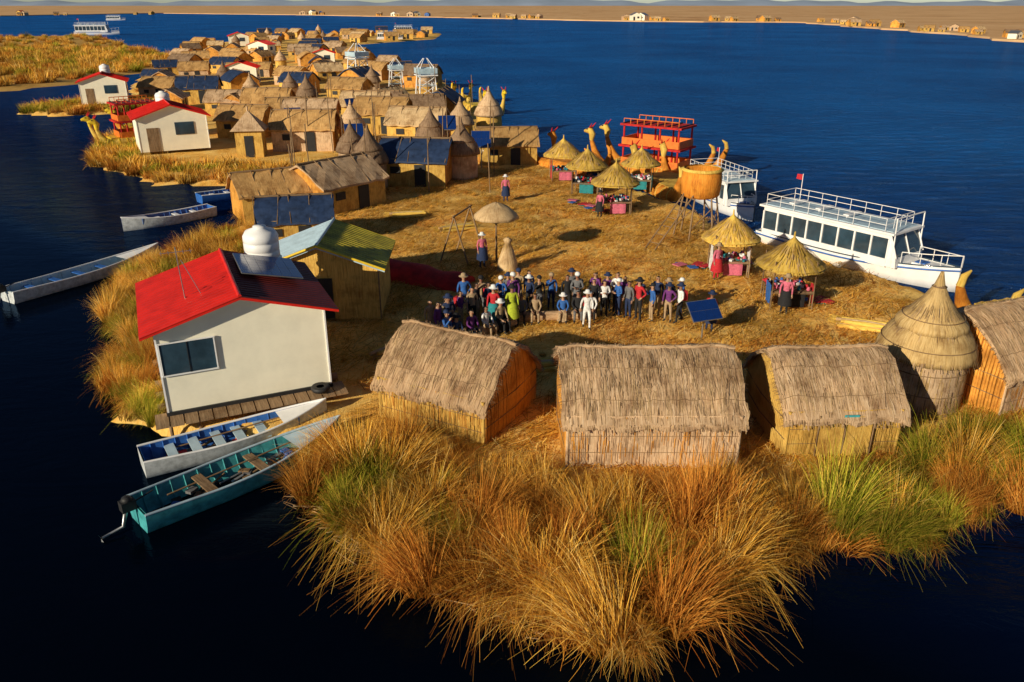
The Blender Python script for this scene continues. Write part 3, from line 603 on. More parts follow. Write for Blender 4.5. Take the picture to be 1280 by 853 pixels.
def ferry(L=10.6,W=2.7):
    mb,out=hull(L,W,.85,n=26,open_=False,stern=.9,sheer=.45)
    mb.grid([[o[0]+Vector((0,.03,-.06)),o[6]+Vector((0,-.03,-.06))] for o in out],0,False)
    x0=-L*.46;x1=L*.22;hw=W/2-.12;zc=.78;zr=2.35
    for s_ in(0,6):
        mb.tube([o[s_]+Vector((0,(-.02 if s_==0 else .02),-.16)) for o in out],.045,5,1)
    for s_ in(-1,1):
        y=s_*hw
        mb.box(((x0+x1)/2,y,zc+.17),(x1-x0,.06,.4),0)
        mb.box(((x0+x1)/2,y,zr-.10),(x1-x0,.06,.22),0)
        mb.box(((x0+x1)/2,y*.96,zc+.9),(x1-x0-.1,.02,1.1),2)
        k=8
        for i in range(k+1): mb.box((x0+(x1-x0)*i/k,y,zc+.85),(.09,.07,1.0),0)
    mb.box((x0,0,zc+.5),(.06,2*hw,1.0),0);
    mb.face([(x1+.5,-hw,zc),(x1+.5,hw,zc),(x1+.45,hw,zc+.5),(x1+.45,-hw,zc+.5)],0)
    mb.face([(x1+.45,-hw,zc+.5),(x1+.45,hw,zc+.5),(x1,hw,zr-.02),(x1,-hw,zr-.02)],2)
    for s_ in(-1,1):
        mb.face([(x1,s_*hw,zc),(x1+.5,s_*hw,zc),(x1+.45,s_*hw,zc+.5),(x1,s_*hw,zr-.02)],0)
        mb.tube([(x1+.47,s_*hw,zc+.5),(x1+.02,s_*hw,zr)],.05,5,0)
    mb.tube([(x1+.47,0,zc+.5),(x1+.02,0,zr)],.04,5,0)
    mb.box(((x0+x1)/2,0,zr+.05),(x1-x0+.5,2*hw+.3,.1),0)
    mb.box(((x0+x1)/2,0,zr+.115),(x1-x0+.1,2*hw-.2,.03),3)
    ra=[(x0+.1,-hw),(x1-.3,-hw),(x1-.3,hw),(x0+.1,hw)]
    for z in(zr+.4,zr+.7):
        for i in range(4): mb.tube([(*ra[i],z),(*ra[(i+1)%4],z)],.018,5,0)
    for s_ in(-1,1):
        for i in range(9): x=x0+.1+(x1-x0-.4)*i/8;mb.tube([(x,s_*hw,zr+.1),(x,s_*hw,zr+.7)],.016,5,0)
    for y in(-.5,.1,.6): mb.tube([(x1-.3,y,zr+.1),(x1-.3,y,zr+.7)],.016,5,0)
    for i in range(3): mb.box((x0+1.2+i*1.6,0,zr+.3),(.3,1.2,.06),0);mb.box((x0+1.2+i*1.6,0,zr+.2),(.06,1,.2),0)
    for s_ in(-1,1):
        mb.tube([(x1+.3,s_*hw,zc),(x1+.2,s_*hw,zr+.8)],.035,6,0)
        pts=[out[i][0 if s_<0 else 6]+Vector((0,-s_*.08,.55)) for i in range(20,27)]
        mb.tube(pts,.025,5,0)
        for i in range(20,27,2):
            p=out[i][0 if s_<0 else 6]+Vector((0,-s_*.08,0));mb.tube([p,p+Vector((0,0,.55))],.02,5,0)
    mb.tube([(x1+.2,-hw,zr+.8),(x1+.2,hw,zr+.8)],.035,6,0)
    mb.box((L*.33,0,.98),(.7,.7,.12),0);mb.box((L*.33,0,1.06),(.5,.5,.05),1)
    mb.box((-L/2-.15,0,.55),(.35,.5,.6),4);mb.tube([(-L/2-.2,0,.3),(-L/2-.3,0,-.4)],.08,6,4)
    mb.tube([(x0+.6,hw*.8,zr+.1),(x0+.6,hw*.8,zr+1.6)],.02,5,0);mb.face([(x0+.6,hw*.8,zr+1.55),(x0+.6,hw*.8,zr+1.25),(x0+.2,hw*.8,zr+1.27),(x0+.2,hw*.85,zr+1.53)],5)
    return mb.mesh('passenger_boat',[WHITE,BLUEP,GLASS,LBLUE,DARK,CN['red']])
FE=ferry()
place_boat('passenger_boat',FE,(13.5,41.9),(20.0,33.1)).scale=(.95,.95,.95)
place_boat('passenger_boat',ferry(7.6,2.4),(12.4,52.5),(14.2,46.0)).scale=(.9,.9,.85)
place_boat('passenger_boat',FE,(-176,350),(-165,352)).scale=(1.6,1.6,1.6)
place_boat('passenger_boat',FE,(-310,660),(-300,662)).scale=(1.3,1.3,1.3)
place_boat('passenger_boat',FE,(-52,385),(-44,388))
place_boat('teal_passenger_boat',ferry(9,2.6),(-46,300),(-40,300))
def reedboat(L,cab=True,mh=ORTH,m2=YTH):
    mb=MB()
    for s_ in(-1,1):
        pts=[];rad=[]
        for i in range(25):
            t=i/24;x=-L/2+L*t;e=abs(2*t-1);z=.15+max(0,e-.55)**2*L*.92
            xx=x*(1-.10*max(0,e-.7)/.3)
            pts.append((xx,s_*1.15,z));rad.append(.62*(1-.75*max(0,e-.5)/.5))
        mb.tube(pts,rad,10,0)
        for i in range(2,23,2): mb.tube([Vector(pts[i])-Vector((.04,0,0)),Vector(pts[i])+Vector((.04,0,0))],rad[i]*1.05,10,1)
        p=Vector(pts[-1]);mb.tube([p,p+Vector((-.05,0,.45)),p+Vector((.15,0,.75)),p+Vector((.65,0,.65))],[.16,.26,.28,.10],10,1)
        for q in(-1,1): mb.tube([p+Vector((.1,q*.15,.95)),p+Vector((-.15,q*.3,1.3))],[.07,.02],6,2);mb.lathe([(0,0),(.07,.03),(.07,.08),(0,.1)],8,tuple(p+Vector((.3,q*.2,.78))),3)
        p=Vector(pts[0]);mb.tube([p,p+Vector((.1,0,.4)),p+Vector((.4,0,.6))],[.16,.14,.04],8,1)
    mb.box((0,0,.7),(L*.62,2.6,.12),1)
    if cab:
        a=L*.2
        for x in(-a,-a/3,a/3,a):
            for y in(-1.1,1.1): mb.tube([(x,y,.7),(x,y,3.6)],.07,6,2)
        mb.box((0,0,2.1),(2*a+.6,2.7,.14),2)
        mb.box((0,0,3.62),(2*a+.5,2.6,.14),2)
        for z,zz in((1.0,.5),(2.45,.5)):
            for y in(-1.2,1.2): mb.box((0,y,z),(2*a+.2,.06,zz),4)
            for x in(-a-.1,a+.1): mb.box((x,0,z),(.06,2.3,zz),4)
        for i in range(9):
            x=-a+2*a*i/8
            for y in(-1.2,1.2): mb.tube([(x,y,3.7),(x,y,4.05)],.03,5,4)
        for y in(-1.2,1.2): mb.tube([(-a,y,4.05),(a,y,4.05)],.035,5,4)
        for i in range(6): mb.tube([(-a+2*a*i/5,-1.3,3.72),(-a+2*a*i/5,1.3,3.72)],.05,5,3)
    return mb.mesh('reed_boat',[mh,m2,REDC,DARK,ORANGE])
place_boat('reed_boat',reedboat(11,True),(15.5,56.5),(6.0,63.5),-.3)
place_boat('reed_boat',reedboat(8,False),(11.9,50.8),(9.8,58),-.3)
place_boat('reed_boat',reedboat(7,False,ORTH,ORTH),(6.5,59.5),(2.4,64.5),-.3)
place_boat('reed_boat',reedboat(8,True,YTH,YELLOW),(-30.5,77.5),(-38,71.5),-.3)
place_boat('reed_boat',reedboat(7,False,ORTH,YELLOW),(-33,84),(-39.5,80),-.3)
place_boat('reed_boat',reedboat(8,False,ORTH,YTH),(17.2,27.9),(25,30.6),-.2)
place_boat('reed_boat',reedboat(9,False,YTH,YELLOW),(-5.5,103),(-1.5,93),-.3)
place_boat('reed_boat',reedboat(7,False,YTH,YELLOW),(-9.5,113),(-6,106),-.3)
# ---------------------------------------------------------------- people
def build_person(pose,female=False,hat=0,skirt=False,seed=0):
    J=dict(pel=(0,0,.92),wai=(0,0,1.06),che=(0,0,1.27),nk=(0,0,1.43),hb=(0,-.005,1.50),hm=(0,-.015,1.59),ht=(0,-.005,1.67))
    rad=dict(pel=(.145,.10),wai=(.125,.09),che=(.15,.105),nk=(.055,.055),hb=(.065,.07),hm=(.078,.095),ht=(.055,.065))
    def side(s,P):
        n='r' if s>0 else 'l'
        J['sh'+n]=(s*.17,0,1.38);J['el'+n]=P['el'];J['wr'+n]=P['wr'];J['hip'+n]=(s*.09,0,.87);J['kn'+n]=P['kn'];J['an'+n]=P['an'];a=Vector(P['an']);J['he'+n]=tuple(a+Vector((0,.04,-.04)));J['to'+n]=tuple(a+Vector((s*.02,-.17,-.045)))
        rad.update({'sh'+n:(.065,.065),'el'+n:(.043,.043),'wr'+n:(.029,.029),'hip'+n:(.095,.095),'kn'+n:(.06,.06),'an'+n:(.04,.04),'he'+n:(.04,.035),'to'+n:(.035,.028)})
    side(1,pose['r']);side(-1,pose['l'])
    if pose.get('sit'):
        for k in('pel','wai','che','nk','hb','hm','ht','shr','shl','hipr','hipl'):
            x,y,z=J[k];J[k]=(x,y,z-.5)
    E=[('pel','wai','shirt'),('wai','che','shirt'),('che','nk','shirt'),('nk','hb','skin'),('hb','hm','skin'),('hm','ht','hair')]
    for n in'rl': E+=[('che','sh'+n,'shirt'),('sh'+n,'el'+n,'shirt'),('el'+n,'wr'+n,'shirt'),('pel','hip'+n,'pants'),('hip'+n,'kn'+n,'pants'),('kn'+n,'an'+n,'pants'),('an'+n,'he'+n,'shoe'),('an'+n,'to'+n,'shoe')]
    names=list(J);idx={k:i for i,k in enumerate(names)}
    me=bpy.data.meshes.new('sk');me.from_pydata([J[k] for k in names],[(idx[a],idx[b]) for a,b,_ in E],[])
    o=bpy.data.objects.new('sk',me);COL.objects.link(o)
    m=o.modifiers.new('s','SKIN');sv=me.skin_vertices[0].data
    for k in names: sv[idx[k]].radius=rad[k]
    sv[idx['pel']].use_root=True
    sb=o.modifiers.new('b','SUBSURF');sb.levels=1;sb.render_levels=1
    dg=bpy.context.evaluated_depsgraph_get();ev=o.evaluated_get(dg);em=ev.to_mesh()
    mb=MB();lab=dict(shirt=0,pants=1,skin=2,hair=3,shoe=4)
    vs=[v.co.copy() for v in em.vertices]
    mb.V=[tuple(v) for v in vs]
    segs=[(Vector(J[a]),Vector(J[b]),l,a,b) for a,b,l in E]
    for p in em.polygons:
        c=sum((vs[i] for i in p.vertices),Vector())/len(p.vertices);best=9;bl='shirt'
        for a,b,l,na,nb in segs:
            d=b-a;t=max(0,min(1,(c-a).dot(d)/max(1e-9,d.length_squared)));dist=(c-a-d*t).length
            if dist<best:
                best=dist;bl=l
        hz=J['hm'][2]
        if c.z>J['nk'][2]+.035 and c.z>hz-.14:
            bl='hair' if (c.z>hz+.045 or (c.y>J['hm'][1]+.02 and c.z>hz-(.16 if female else .08))) else 'skin'
        mb.F.append(tuple(p.vertices));mb.M.append(lab[bl]);mb.S.append(True);mb.U+=[(0,0)]*len(p.vertices)
    ev.to_mesh_clear();bpy.data.objects.remove(o)
    hx=Vector(J['hm'])
    mb.tube([hx+Vector((0,-.088,.02)),hx+Vector((0,-.115,-.018))],[.008,.016],6,2)
    for s_ in(-1,1):
        mb.lathe([(0,-.01),(.011,0),(0,.01)],6,tuple(hx+Vector((s_*.03,-.09,.018))),3)
        mb.tube([hx+Vector((s_*.08,.0,.02)),hx+Vector((s_*.085,.01,-.03))],[.018,.012],6,2)
    mb.box(hx+Vector((0,-.088,-.045)),(.045,.012,.010),5)
    for n,s_ in(('r',1),('l',-1)):
        w=Vector(J['wr'+n]);e=Vector(J['el'+n]);d=(w-e).normalized();sd=d.cross(Vector((0,1,0)));
        if sd.length<.1: sd=Vector((1,0,0))
        sd.normalize();nn=d.cross(sd).normalized()
        mb.tube([w-d*.01,w+d*.04,w+d*.09],[.028,.036,.034],8,2)
        for k,(of,ln) in enumerate(((-.028,.065),(-.010,.078),(.010,.072),(.028,.055))):
            a=w+d*.085+sd*of;mb.tube([a,a+d*ln*.5+nn*.006,a+d*ln*.9+nn*.025],[.009,.008,.006],5,2)
        a=w+d*.03-sd*.03;mb.tube([a,a+d*.03-sd*.025+nn*.01,a+d*.06-sd*.03+nn*.02],[.011,.010,.007],5,2)
    if skirt:
        z=J['pel'][2];mb.lathe([(.15,z+.12),(.21,z),(.26,z-.25),(.29,max(.04,z-.5))],16,(0,J['pel'][1] if not pose.get('sit') else -.12,0),1,.012)
    if hat: 
        z=hx.z+.045
        pr=[(.19,z-.005),(.17,z+.01),(.10,z+.015),(.095,z+.10),(.06,z+.125),(0,z+.13)] if hat==1 else [(.11,z-.01),(.108,z+.05),(.07,z+.10),(0,z+.115)]
        mb.lathe(pr,14,(0,0,0),6)
        if hat==2: mb.box((0,-.13,z),(.13,.1,.012),6)
    if seed%3==1:
        z=J['che'][2];mb.box((0,.17,z-.08),(.28,.15,.40),7);mb.box((0,.26,z-.14),(.2,.06,.22),7)
    if female:
        mb.tube([hx+Vector((0,.07,.03)),hx+Vector((0,.11,-.08)),hx+Vector((0,.10,-.22))],[.06,.05,.02],7,3)
    return mb
def P(elr,wrr,ell,wrl,knr=(.10,-.02,.48),anr=(.11,.02,.085),knl=(-.10,-.02,.48),anl=(-.11,.02,.085),sit=False):
    return dict(r=dict(el=elr,wr=wrr,kn=knr,an=anr),l=dict(el=ell,wr=wrl,kn=knl,an=anl),sit=sit)
POSES=[P((.235,.03,1.12),(.24,-.05,.88),(-.235,.03,1.12),(-.24,-.05,.88)),
 P((.24,.0,1.12),(.08,-.2,1.12),(-.24,.0,1.12),(-.08,-.21,1.16)),
 P((.25,.03,1.12),(.22,-.06,.88),(-.22,-.12,1.16),(-.09,-.24,1.40)),
 P((.30,.08,1.14),(.17,-.02,.98),(-.235,.03,1.12),(-.24,-.03,.88),anr=(.16,-.02,.085),knr=(.14,-.04,.48)),
 P((.24,-.02,1.13),(.2,-.2,.95),(-.24,.08,1.13),(-.26,.1,.9),knr=(.10,-.16,.52),anr=(.10,-.16,.10),knl=(-.1,.06,.46),anl=(-.1,.22,.12)),
 P((.24,-.06,.65),(.14,-.28,.5),(-.24,-.06,.65),(-.12,-.28,.5),knr=(.13,-.42,.42),anr=(.13,-.40,.085),knl=(-.13,-.42,.42),anl=(-.13,-.42,.085),sit=True)]
PM=[]
for i,(pi,fe,hat,sk) in enumerate([(0,False,0,False),(1,True,0,False),(2,False,2,False),(3,True,1,False),(4,False,1,False),(1,False,2,False),(0,True,1,True),(5,True,1,True),(5,False,0,False)]):
    PM.append(build_person(POSES[pi],fe,hat,sk,i).mesh('person',[CN['navy'],CN['black'],SKIN,HAIR,DARK,CN['red'],CN['tan'],CN['grey']]))
rp=random.Random(21)
def person(x,y,face,k=None,name='tourist',top=None,bot=None):
    if k is None: k=rp.choice([0,1,2,3,4,5,1,0])
    s=rp.uniform(.90,1.02)
    o=put(name,PM[k],(x,y,.02),face,(s,s,s))
    def setm(i,m): o.material_slots[i].link='OBJECT';o.material_slots[i].material=m
    setm(0,top or rp.choice([CN['navy'],CN['black'],CN['white'],CN['red'],CN['grey'],CN['tan'],CN['blue'],CN['purple'],CN['black'],CN['white'],CN['navy']]))
    setm(1,bot or rp.choice([CN['black'],CN['navy'],CN['grey'],CN['black'],CN['tan']]))
    setm(2,rp.choice([SKIN,SKIN,SKIN2]));setm(6,rp.choice([CN['tan'],CN['white'],CN['black'],CN['navy']]))
    setm(7,rp.choice([CN['black'],CN['red'],CN['grey']]))
    return o
arc=[(-2.6,26.7),(-2.2,27.8),(-1.3,29.0),(.1,30.0),(1.6,30.2),(3.2,29.7),(5,29.2),(7.0,28.8)]
al=[];
for (a,b),(c,d) in zip(arc,arc[1:]):
    n=max(2,int(math.hypot(c-a,d-b)/.46))
    for i in range(n): al.append((a+(c-a)*i/n,b+(d-b)*i/n))
cx,cy=1.2,24.5
def facing(x,y,tx,ty): return math.atan2(ty-y,tx-x)+math.pi/2
for x,y in al:
    person(x+rp.uniform(-.1,.1),y+rp.uniform(-.15,.15),facing(x,y,cx,cy)+rp.uniform(-.6,.6))
    if rp.random()<.7:
        xx=x+rp.uniform(-.2,.3);yy=y+rp.uniform(.5,.8);person(xx,yy,facing(xx,yy,cx,cy)+rp.uniform(-.6,.6))
bm=MB()
bm.tube([(-1.9,0,.2),(1.9,0,.2)],.2,12,0)
for x in(-1.5,-.5,.5,1.5): bm.tube([(x-.03,0,.2),(x+.03,0,.2)],.21,12,1)
BM=bm.mesh('reed_bench',[THATCHD,ROPE])
put('reed_bench',BM,(-1.35,27.4,0),.72)
put('reed_bench',BM,(1.4,29.2,0),.1)
for t,k in((-1.5,8),(-.9,7),(-.2,8),(.5,8),(1.2,7)):
    x=-1.35+t*math.cos(.72);y=27.4+t*math.sin(.72);person(x,y,.72+rp.uniform(-.2,.2),k)
for t,k in((-1.6,7),(-1.05,8),(-.5,8),(.6,7),(1.2,8),(1.7,8)):
    person(1.4+t*math.cos(.1),29.2+t*math.sin(.1),.1+rp.uniform(-.2,.2),k)
for x,y,k in((-2.3,26.0,None),(-3.0,27.3,None),(-1.9,29.7,None)): person(x,y,facing(x,y,cx,cy)+rp.uniform(-.4,.4),k)
person(.0,28.5,.2,6,'islander',CN['lime'],CN['lime']);person(-.7,28.4,-.2,6,'islander',CN['red'],CN['teal']);person(7.5,28.1,-.5,6,'islander',CN['red'],CN['navy'])
person(2.85,28.3,.1,4,'tourist',CN['white'],CN['white'])
for x,y,k in((10.9,29.9,6),(9.2,34.2,6),(-.4,49.5,6),(-1.4,36.0,6),(5.1,45.6,6)):
    person(x,y,rp.uniform(-1.,1.),k,'islander',rp.choice([CN['red'],CN['pink'],CN['blue']]),rp.choice([CN['navy'],CN['teal'],CN['red'],CN['black']]))
for x,y in((-6,90),(-13,96),(-18,98)): person(x,y,rp.uniform(-2,2))
mb=MB()
for q in range(9):
    a=rp.uniform(0,3)
    mb.box((rp.uniform(-.9,.9),rp.uniform(-.8,.8),.05+q*.012),(rp.uniform(.3,.9),rp.uniform(.3,.6),.03),rp.randrange(5),a)
TX=mb.mesh('textile_display',[CN['blue'],CN['red'],CN['white'],CN['pink'],CN['teal']])
for x,y in((12.6,31.6),(10.9,36.0),(5.2,47.4),(8.6,36.2),(4.3,49)): put('textile_display',TX,(x,y,.03),rp.uniform(0,3),(.8,.8,1))
# ---------------------------------------------------------------- reeds (merged meshes)
def clump(seed,n,rb,hmin,hmax,lean,wmin,wmax,seg=4,com=.42):
    r=random.Random(seed);V=[];F=[];U=[]
    bend0=r.uniform(0,6.28);bs_=r.uniform(.05,com)
    for _ in range(n):
        a=r.uniform(0,6.28);d=rb*math.sqrt(r.random());x,y=d*math.cos(a),d*math.sin(a)
        a2=a+r.gauss(0,.9);l=lean*(d/rb*.7+.3)*r.uniform(.2,1.4);h=r.uniform(hmin,hmax)*(1.05-.3*d/rb)
        dx=math.cos(a2)*l+math.cos(bend0)*bs_;dy=math.sin(a2)*l+math.sin(bend0)*bs_
        dr=r.uniform(.1,.8);w_=r.uniform(wmin,wmax);ta=r.uniform(0,3.14);tx,ty=math.cos(ta)*w_,math.sin(ta)*w_;cu=r.random()
        b=len(V);kink=r.random()<.26;kt=r.uniform(.35,.8);ka=r.uniform(0,6.28);kx,ky=math.cos(ka),math.sin(ka)
        for i in range(seg+1):
            t=i/seg;out=h*(dx*t+(dx*dr*1.6)*t*t*t);outy=h*(dy*t+(dy*dr*1.6)*t*t*t)
            ll=math.hypot(out,outy);z=h*t-ll*ll/h*.42
            if kink and t>kt: q=h*(t-kt);z-=q*1.35;out+=kx*q*.8;outy+=ky*q*.8
            f=1-t*.85
            V.append((x+out-tx*f,y+outy-ty*f,z-.05));V.append((x+out+tx*f,y+outy+ty*f,z-.05))
        for i in range(seg):
            k=b+2*i;F.append((k,k+1,k+3,k+2))
            U+=[(cu,i/seg),(cu,i/seg),(cu,(i+1)/seg),(cu,(i+1)/seg)]
    return np.array(V,np.float32),np.array(F,np.int32),np.array(U,np.float32)
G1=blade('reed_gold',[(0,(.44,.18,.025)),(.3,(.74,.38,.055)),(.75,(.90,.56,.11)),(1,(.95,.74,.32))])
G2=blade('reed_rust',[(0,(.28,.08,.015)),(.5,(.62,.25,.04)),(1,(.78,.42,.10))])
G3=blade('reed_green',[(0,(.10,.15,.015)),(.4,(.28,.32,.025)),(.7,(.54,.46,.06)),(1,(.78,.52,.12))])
GM=[G1,G2,G3];MI=dict(g=0,r=1,n=2)
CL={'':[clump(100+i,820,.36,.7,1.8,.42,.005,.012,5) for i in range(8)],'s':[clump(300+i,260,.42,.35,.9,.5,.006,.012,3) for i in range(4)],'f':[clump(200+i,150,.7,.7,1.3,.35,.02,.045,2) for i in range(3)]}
rg=random.Random(77)
def inpoly(x,y,p): return sdist([(x,y)],p)[0]>0
def merged(name,items,mats):
    Vs=[];Fs=[];Us=[];Ms=[];Cs=[];b=0
    for (V,F,U),loc,rz,s,mi,cr in items:
        c_,s_=math.cos(rz),math.sin(rz);W=V*np.array(s,np.float32)
        Vs.append(np.stack([W[:,0]*c_-W[:,1]*s_+loc[0],W[:,0]*s_+W[:,1]*c_+loc[1],W[:,2]+loc[2]],1).astype(np.float32))
        Fs.append(F+b);b+=len(V);Us.append(U);Ms.append(np.full(len(F),mi,np.int32));Cs.append(np.full(len(V),cr,np.float32))
    V=np.concatenate(Vs);F=np.concatenate(Fs);U=np.concatenate(Us);M=np.concatenate(Ms);C=np.concatenate(Cs)
    me=bpy.data.meshes.new(name)
    me.vertices.add(len(V));me.vertices.foreach_set('co',V.ravel())
    me.loops.add(F.size);me.loops.foreach_set('vertex_index',F.ravel())
    me.polygons.add(len(F));me.polygons.foreach_set('loop_start',np.arange(0,F.size,4,dtype=np.int32))
    for m in mats: me.materials.append(m)
    me.polygons.foreach_set('material_index',M)
    me.update(calc_edges=True)
    uv=me.uv_layers.new(name='UVMap');uv.data.foreach_set('uv',U.ravel())
    at=me.attributes.new('crand','FLOAT','POINT');at.data.foreach_set('value',C)
    return put(name,me)
def scatter(name,poly,n,kinds,smin,smax,sp,zf=-.1,dens=None,sf=None,items=None):
    its=[];xs=[p[0] for p in poly];ys=[p[1] for p in poly]
    C=np.column_stack([np.random.RandomState(len(poly)+n).uniform(min(xs),max(xs),n*12),np.random.RandomState(n).uniform(min(ys),max(ys),n*12)])
    C=C[sdist(C,poly)>0]
    cell={};cnt=0
    for x,y in C:
        if cnt>=n: break
        if dens and rg.random()>dens(x,y): continue
        ci=(int(x//sp),int(y//sp));ok=True
        for i in(-1,0,1):
            for j in(-1,0,1):
                for a,b in cell.get((ci[0]+i,ci[1]+j),[]):
                    if (a-x)**2+(b-y)**2<sp*sp: ok=False
        if not ok: continue
        cell.setdefault(ci,[]).append((x,y));cnt+=1
        k=kinds(x,y);s=rg.uniform(smin,smax)*(sf(x,y) if sf else 1)
        its.append((rg.choice(CL[k[1:]]),(x,y,zf),rg.uniform(0,6.28),(s*rg.uniform(.85,1.15),s*rg.uniform(.85,1.15),s*rg.uniform(.8,1.15)),MI[k[0]],rg.random()))
    if items is None: merged(name,its,GM)
    else: items+=its
FRONT=[(-5.9,19.3),(-5.2,16.9),(-3.2,15.6),(-2.6,14.5),(-1.8,13.6),(-.4,13.5),(.3,12.9),(1.4,11.8),(3.1,12.5),(4.0,13.5),(4.9,14.3),(7.5,15.2),(9.6,15.0),(10.8,16.3),(13.1,17.0),(18,18.1),(25,18.3),(25,21.5),(18,21.8),(13.8,21.0),(11.5,19.4),(10.5,18.5),(7,18.2),(6.2,17.9),(1.2,17.8),(-.4,18.9),(-3.9,20.6),(-4.8,20.8)]
def hline(x): return 19.2-.52*x if x<.8 else (18.3 if x<7 else (18.6 if x<11.2 else 21.3))
def fsz(x,y): return max(.3,min(1.05,(hline(x)-y)/2.4+.14))
def kf(x,y):
    g=math.sin(x*1.1+.5)*math.sin(y*1.3+x*.4)
    if (7.5<x<11 and y<18 and rg.random()<.6) or (x<-3.2 and rg.random()<.65) or (x>11 and rg.random()<.4): return 'n'
    if g>.25 and rg.random()<.8: return 'r'
    q=rg.random()
    return 'g' if q<.72 else ('n' if q<.82 else 'r')
it=[]
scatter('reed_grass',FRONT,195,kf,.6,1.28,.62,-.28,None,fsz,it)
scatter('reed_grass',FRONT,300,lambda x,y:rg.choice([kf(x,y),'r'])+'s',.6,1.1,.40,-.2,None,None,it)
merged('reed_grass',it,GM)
LEFT=[(-16.5,41.2),(-17.8,34.7),(-16.5,30.2),(-14.0,27),(-14.0,24.7),(-12.5,22.5),(-10.8,21.1),(-10.9,22),(-12.6,25.8),(-11.5,28.5),(-11.8,31),(-13.2,36),(-13.8,41)]
it=[]
scatter('reed_grass',LEFT,160,lambda x,y:'n' if rg.random()<.22 else ('r' if rg.random()<.25 else 'g'),.55,.95,.6,-.28,None,None,it)
scatter('reed_grass',LEFT,220,lambda x,y:rg.choice(['gs','gs','rs','ns']),.7,1.1,.42,-.2,None,None,it)
LEFT2=[(-16.8,41),(-13.8,41),(-13.2,44),(-13.8,51),(-15.4,51)]
scatter('reed_grass',LEFT2,80,lambda x,y:rg.choice(['g','gs','gs','rs','ns']),.5,.8,.5,-.2,None,None,it)
nearhut=lambda x,y:(1. if (21<y<26 and x>-4) or y>44 or x<-6 else .35)*(1 if sdist([(x,y)],MAIN)[0]>.6 else 0)
scatter('reed_grass',[(-9,27),(-5,23.5),(.5,22),(6.5,19),(11,21.5),(17,27),(15.8,34.0),(12.6,38.0),(10,44),(5.6,55.6),(-8,58),(-12,50),(-9,36)],280,lambda x,y:rg.choice(['gs','gs','rs']),.16,.38,.5,0,nearhut,None,it)
merged('reed_grass',it,GM)
ring=lambda poly,w_:(lambda x,y:1. if sdist([(x,y)],poly)[0]<w_ else .0)
it=[]
scatter('reed_grass',[(-10.5,54),(-14.3,57.0),(-17.5,56.0),(-25.3,56.8),(-33.3,63.7),(-38.8,77),(-33,78),(-31.5,70),(-31,64.5),(-25,63),(-19,62.5),(-14,62)],300,lambda x,y:rg.choice(['gf','gf','rf','nf']),.6,1.0,.8,-.2,None,None,it)
scatter('reed_grass',VILL,500,lambda x,y:rg.choice(['gf','gf','rf']),.8,1.3,1.2,-.2,lambda x,y:1. if sdist([(x,y)],VILL)[0]<2.2 and y<200 and x<-14-.1*(y-60) else 0,None,it)
merged('reed_grass',it,GM)
scatter('reed_grass',ISL2,160,lambda x,y:rg.choice(['gf','nf','nf','rf']),.8,1.2,.8,-.2,ring(ISL2,3.2))
scatter('reed_bed',RBED,1300,lambda x,y:rg.choice(['gf','gf','gf','rf','nf']),1.0,1.9,1.7,-.1,lambda x,y:1 if y<230 and x>-150 else .15)
SP=[]
for i in range(5):
    r=random.Random(i+400);V=[];F=[];U=[]
    for q in range(230):
        x,y=r.uniform(-1.3,1.3),r.uniform(-1.3,1.3);a=r.gauss(.5,.9);l=r.uniform(.10,.42);w_=r.uniform(.005,.013);z=r.uniform(.02,.08)
        dx,dy=math.cos(a)*l,math.sin(a)*l;cu=r.random();b=len(V);dz=r.uniform(-.04,.14)
        V+=[(x-dx+dy/l*w_,y-dy-dx/l*w_,z),(x-dx-dy/l*w_,y-dy+dx/l*w_,z),(x+dx-dy/l*w_,y+dy+dx/l*w_,z+dz),(x+dx+dy/l*w_,y+dy-dx/l*w_,z+dz)]
        F.append((b,b+1,b+2,b+3));U+=[(cu,.6)]*4
    SP.append((np.array(V,np.float32),np.array(F,np.int32),np.array(U,np.float32)))
it=[]
for ix in range(-20,26,2):
    for iy in range(12,62,2):
        x=ix+rg.uniform(-.6,.6);y=iy+rg.uniform(-.6,.6)
        dd_=sdist([(x,y)],MAIN)[0]
        if dd_>(1.9 if (y<22 or x<-11) else .8): it.append((rg.choice(SP),(x,y,0),rg.uniform(-.5,.8),(1,1,1),rg.choice([0,0,0,1]),rg.random()))
merged('loose_straw',it,[G1,G2])
mb=MB()
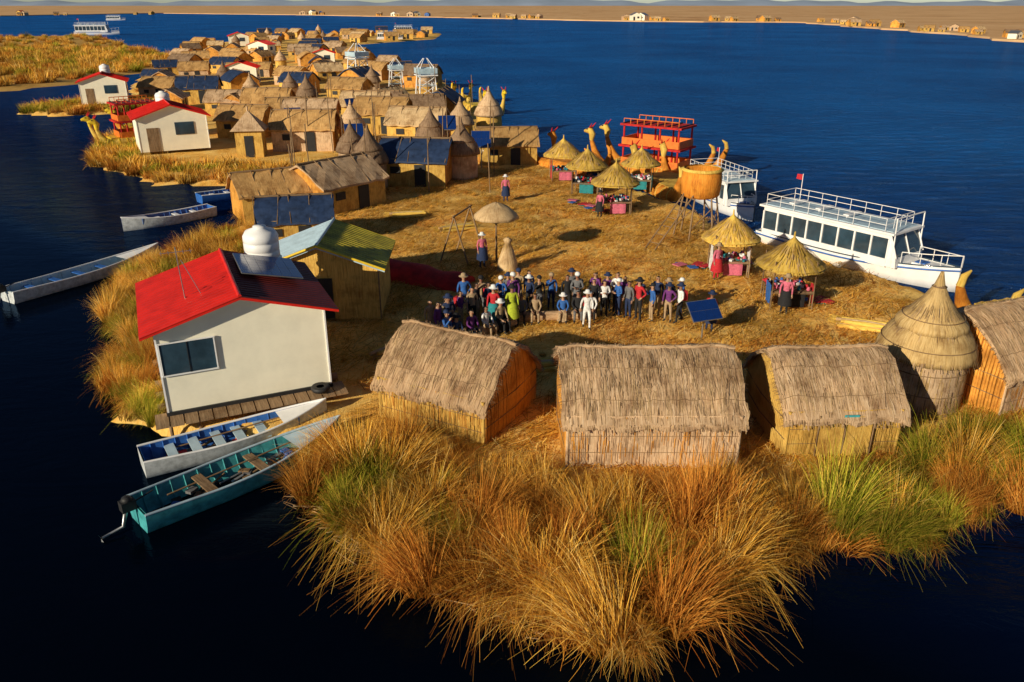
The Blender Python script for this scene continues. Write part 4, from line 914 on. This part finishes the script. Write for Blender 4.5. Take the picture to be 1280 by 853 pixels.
for q in range(110):
    t=rg.choice([((-6.0,17.9),(-3.6,15.0)),((-5.6,17.3),(-3.2,15.2)),((-3.2,14.6),(1,12.4))])
    f=rg.random();x=t[0][0]+(t[1][0]-t[0][0])*f+rg.uniform(-.3,.5);y=t[0][1]+(t[1][1]-t[0][1])*f+rg.uniform(-.3,.5)
    a=rg.uniform(-.9,.3);l=rg.uniform(.2,.9);mb.tube([(x,y,-.34),(x+l*math.cos(a),y+l*math.sin(a),-.33+rg.uniform(0,.14))],rg.uniform(.006,.014),4,rg.choice([0,1,1]))
put('floating_reeds',mb.mesh('floating_reeds',[THATCH2,ROPE]))
mb=MB()
for q in range(45):
    x=rp.uniform(-20,0);y=rp.uniform(50,100)
    if inpoly(x,y,VILL) or inpoly(x,y,MAIN): h=rp.uniform(2.5,5);mb.tube([(x,y,0),(x+rp.uniform(-.2,.2),y,h)],.04,5,0)
put('wooden_poles',mb.mesh('wooden_poles',[WOOD]))
# ---------------------------------------------------------------- light & camera
AZ=223;EL=19.5
wd_=bpy.data.worlds.new('World');sc.world=wd_;wd_.use_nodes=True;nt=wd_.node_tree
sk=nt.nodes.new('ShaderNodeTexSky');sk.sky_type='NISHITA';sk.sun_disc=False
sk.sun_elevation=math.radians(EL);sk.sun_rotation=math.radians(AZ);sk.altitude=3800;sk.air_density=1.;sk.dust_density=.3
nt.links.new(sk.outputs[0],nt.nodes['Background'].inputs[0]);nt.nodes['Background'].inputs[1].default_value=.05
sl=bpy.data.lights.new('sun','SUN');sl.energy=5;sl.angle=math.radians(.5);sl.color=(1,.87,.64)
so=bpy.data.objects.new('sun',sl);COL.objects.link(so)
d=Vector((math.sin(math.radians(AZ-180))*math.cos(math.radians(EL)),math.cos(math.radians(AZ-180))*math.cos(math.radians(EL)),-math.sin(math.radians(EL))))
so.rotation_euler=d.to_track_quat('-Z','Y').to_euler()
cam=bpy.data.cameras.new('camera');cam.sensor_width=36;cam.lens=995/1280*36;cam.clip_end=20000;cam.clip_start=.1
co=bpy.data.objects.new('camera',cam);COL.objects.link(co);co.location=(0,0,11.5);co.rotation_euler=(math.radians(90-22.96),0,0)
sc.camera=co
sc.view_settings.view_transform='Standard';sc.view_settings.look='None';sc.view_settings.exposure=0
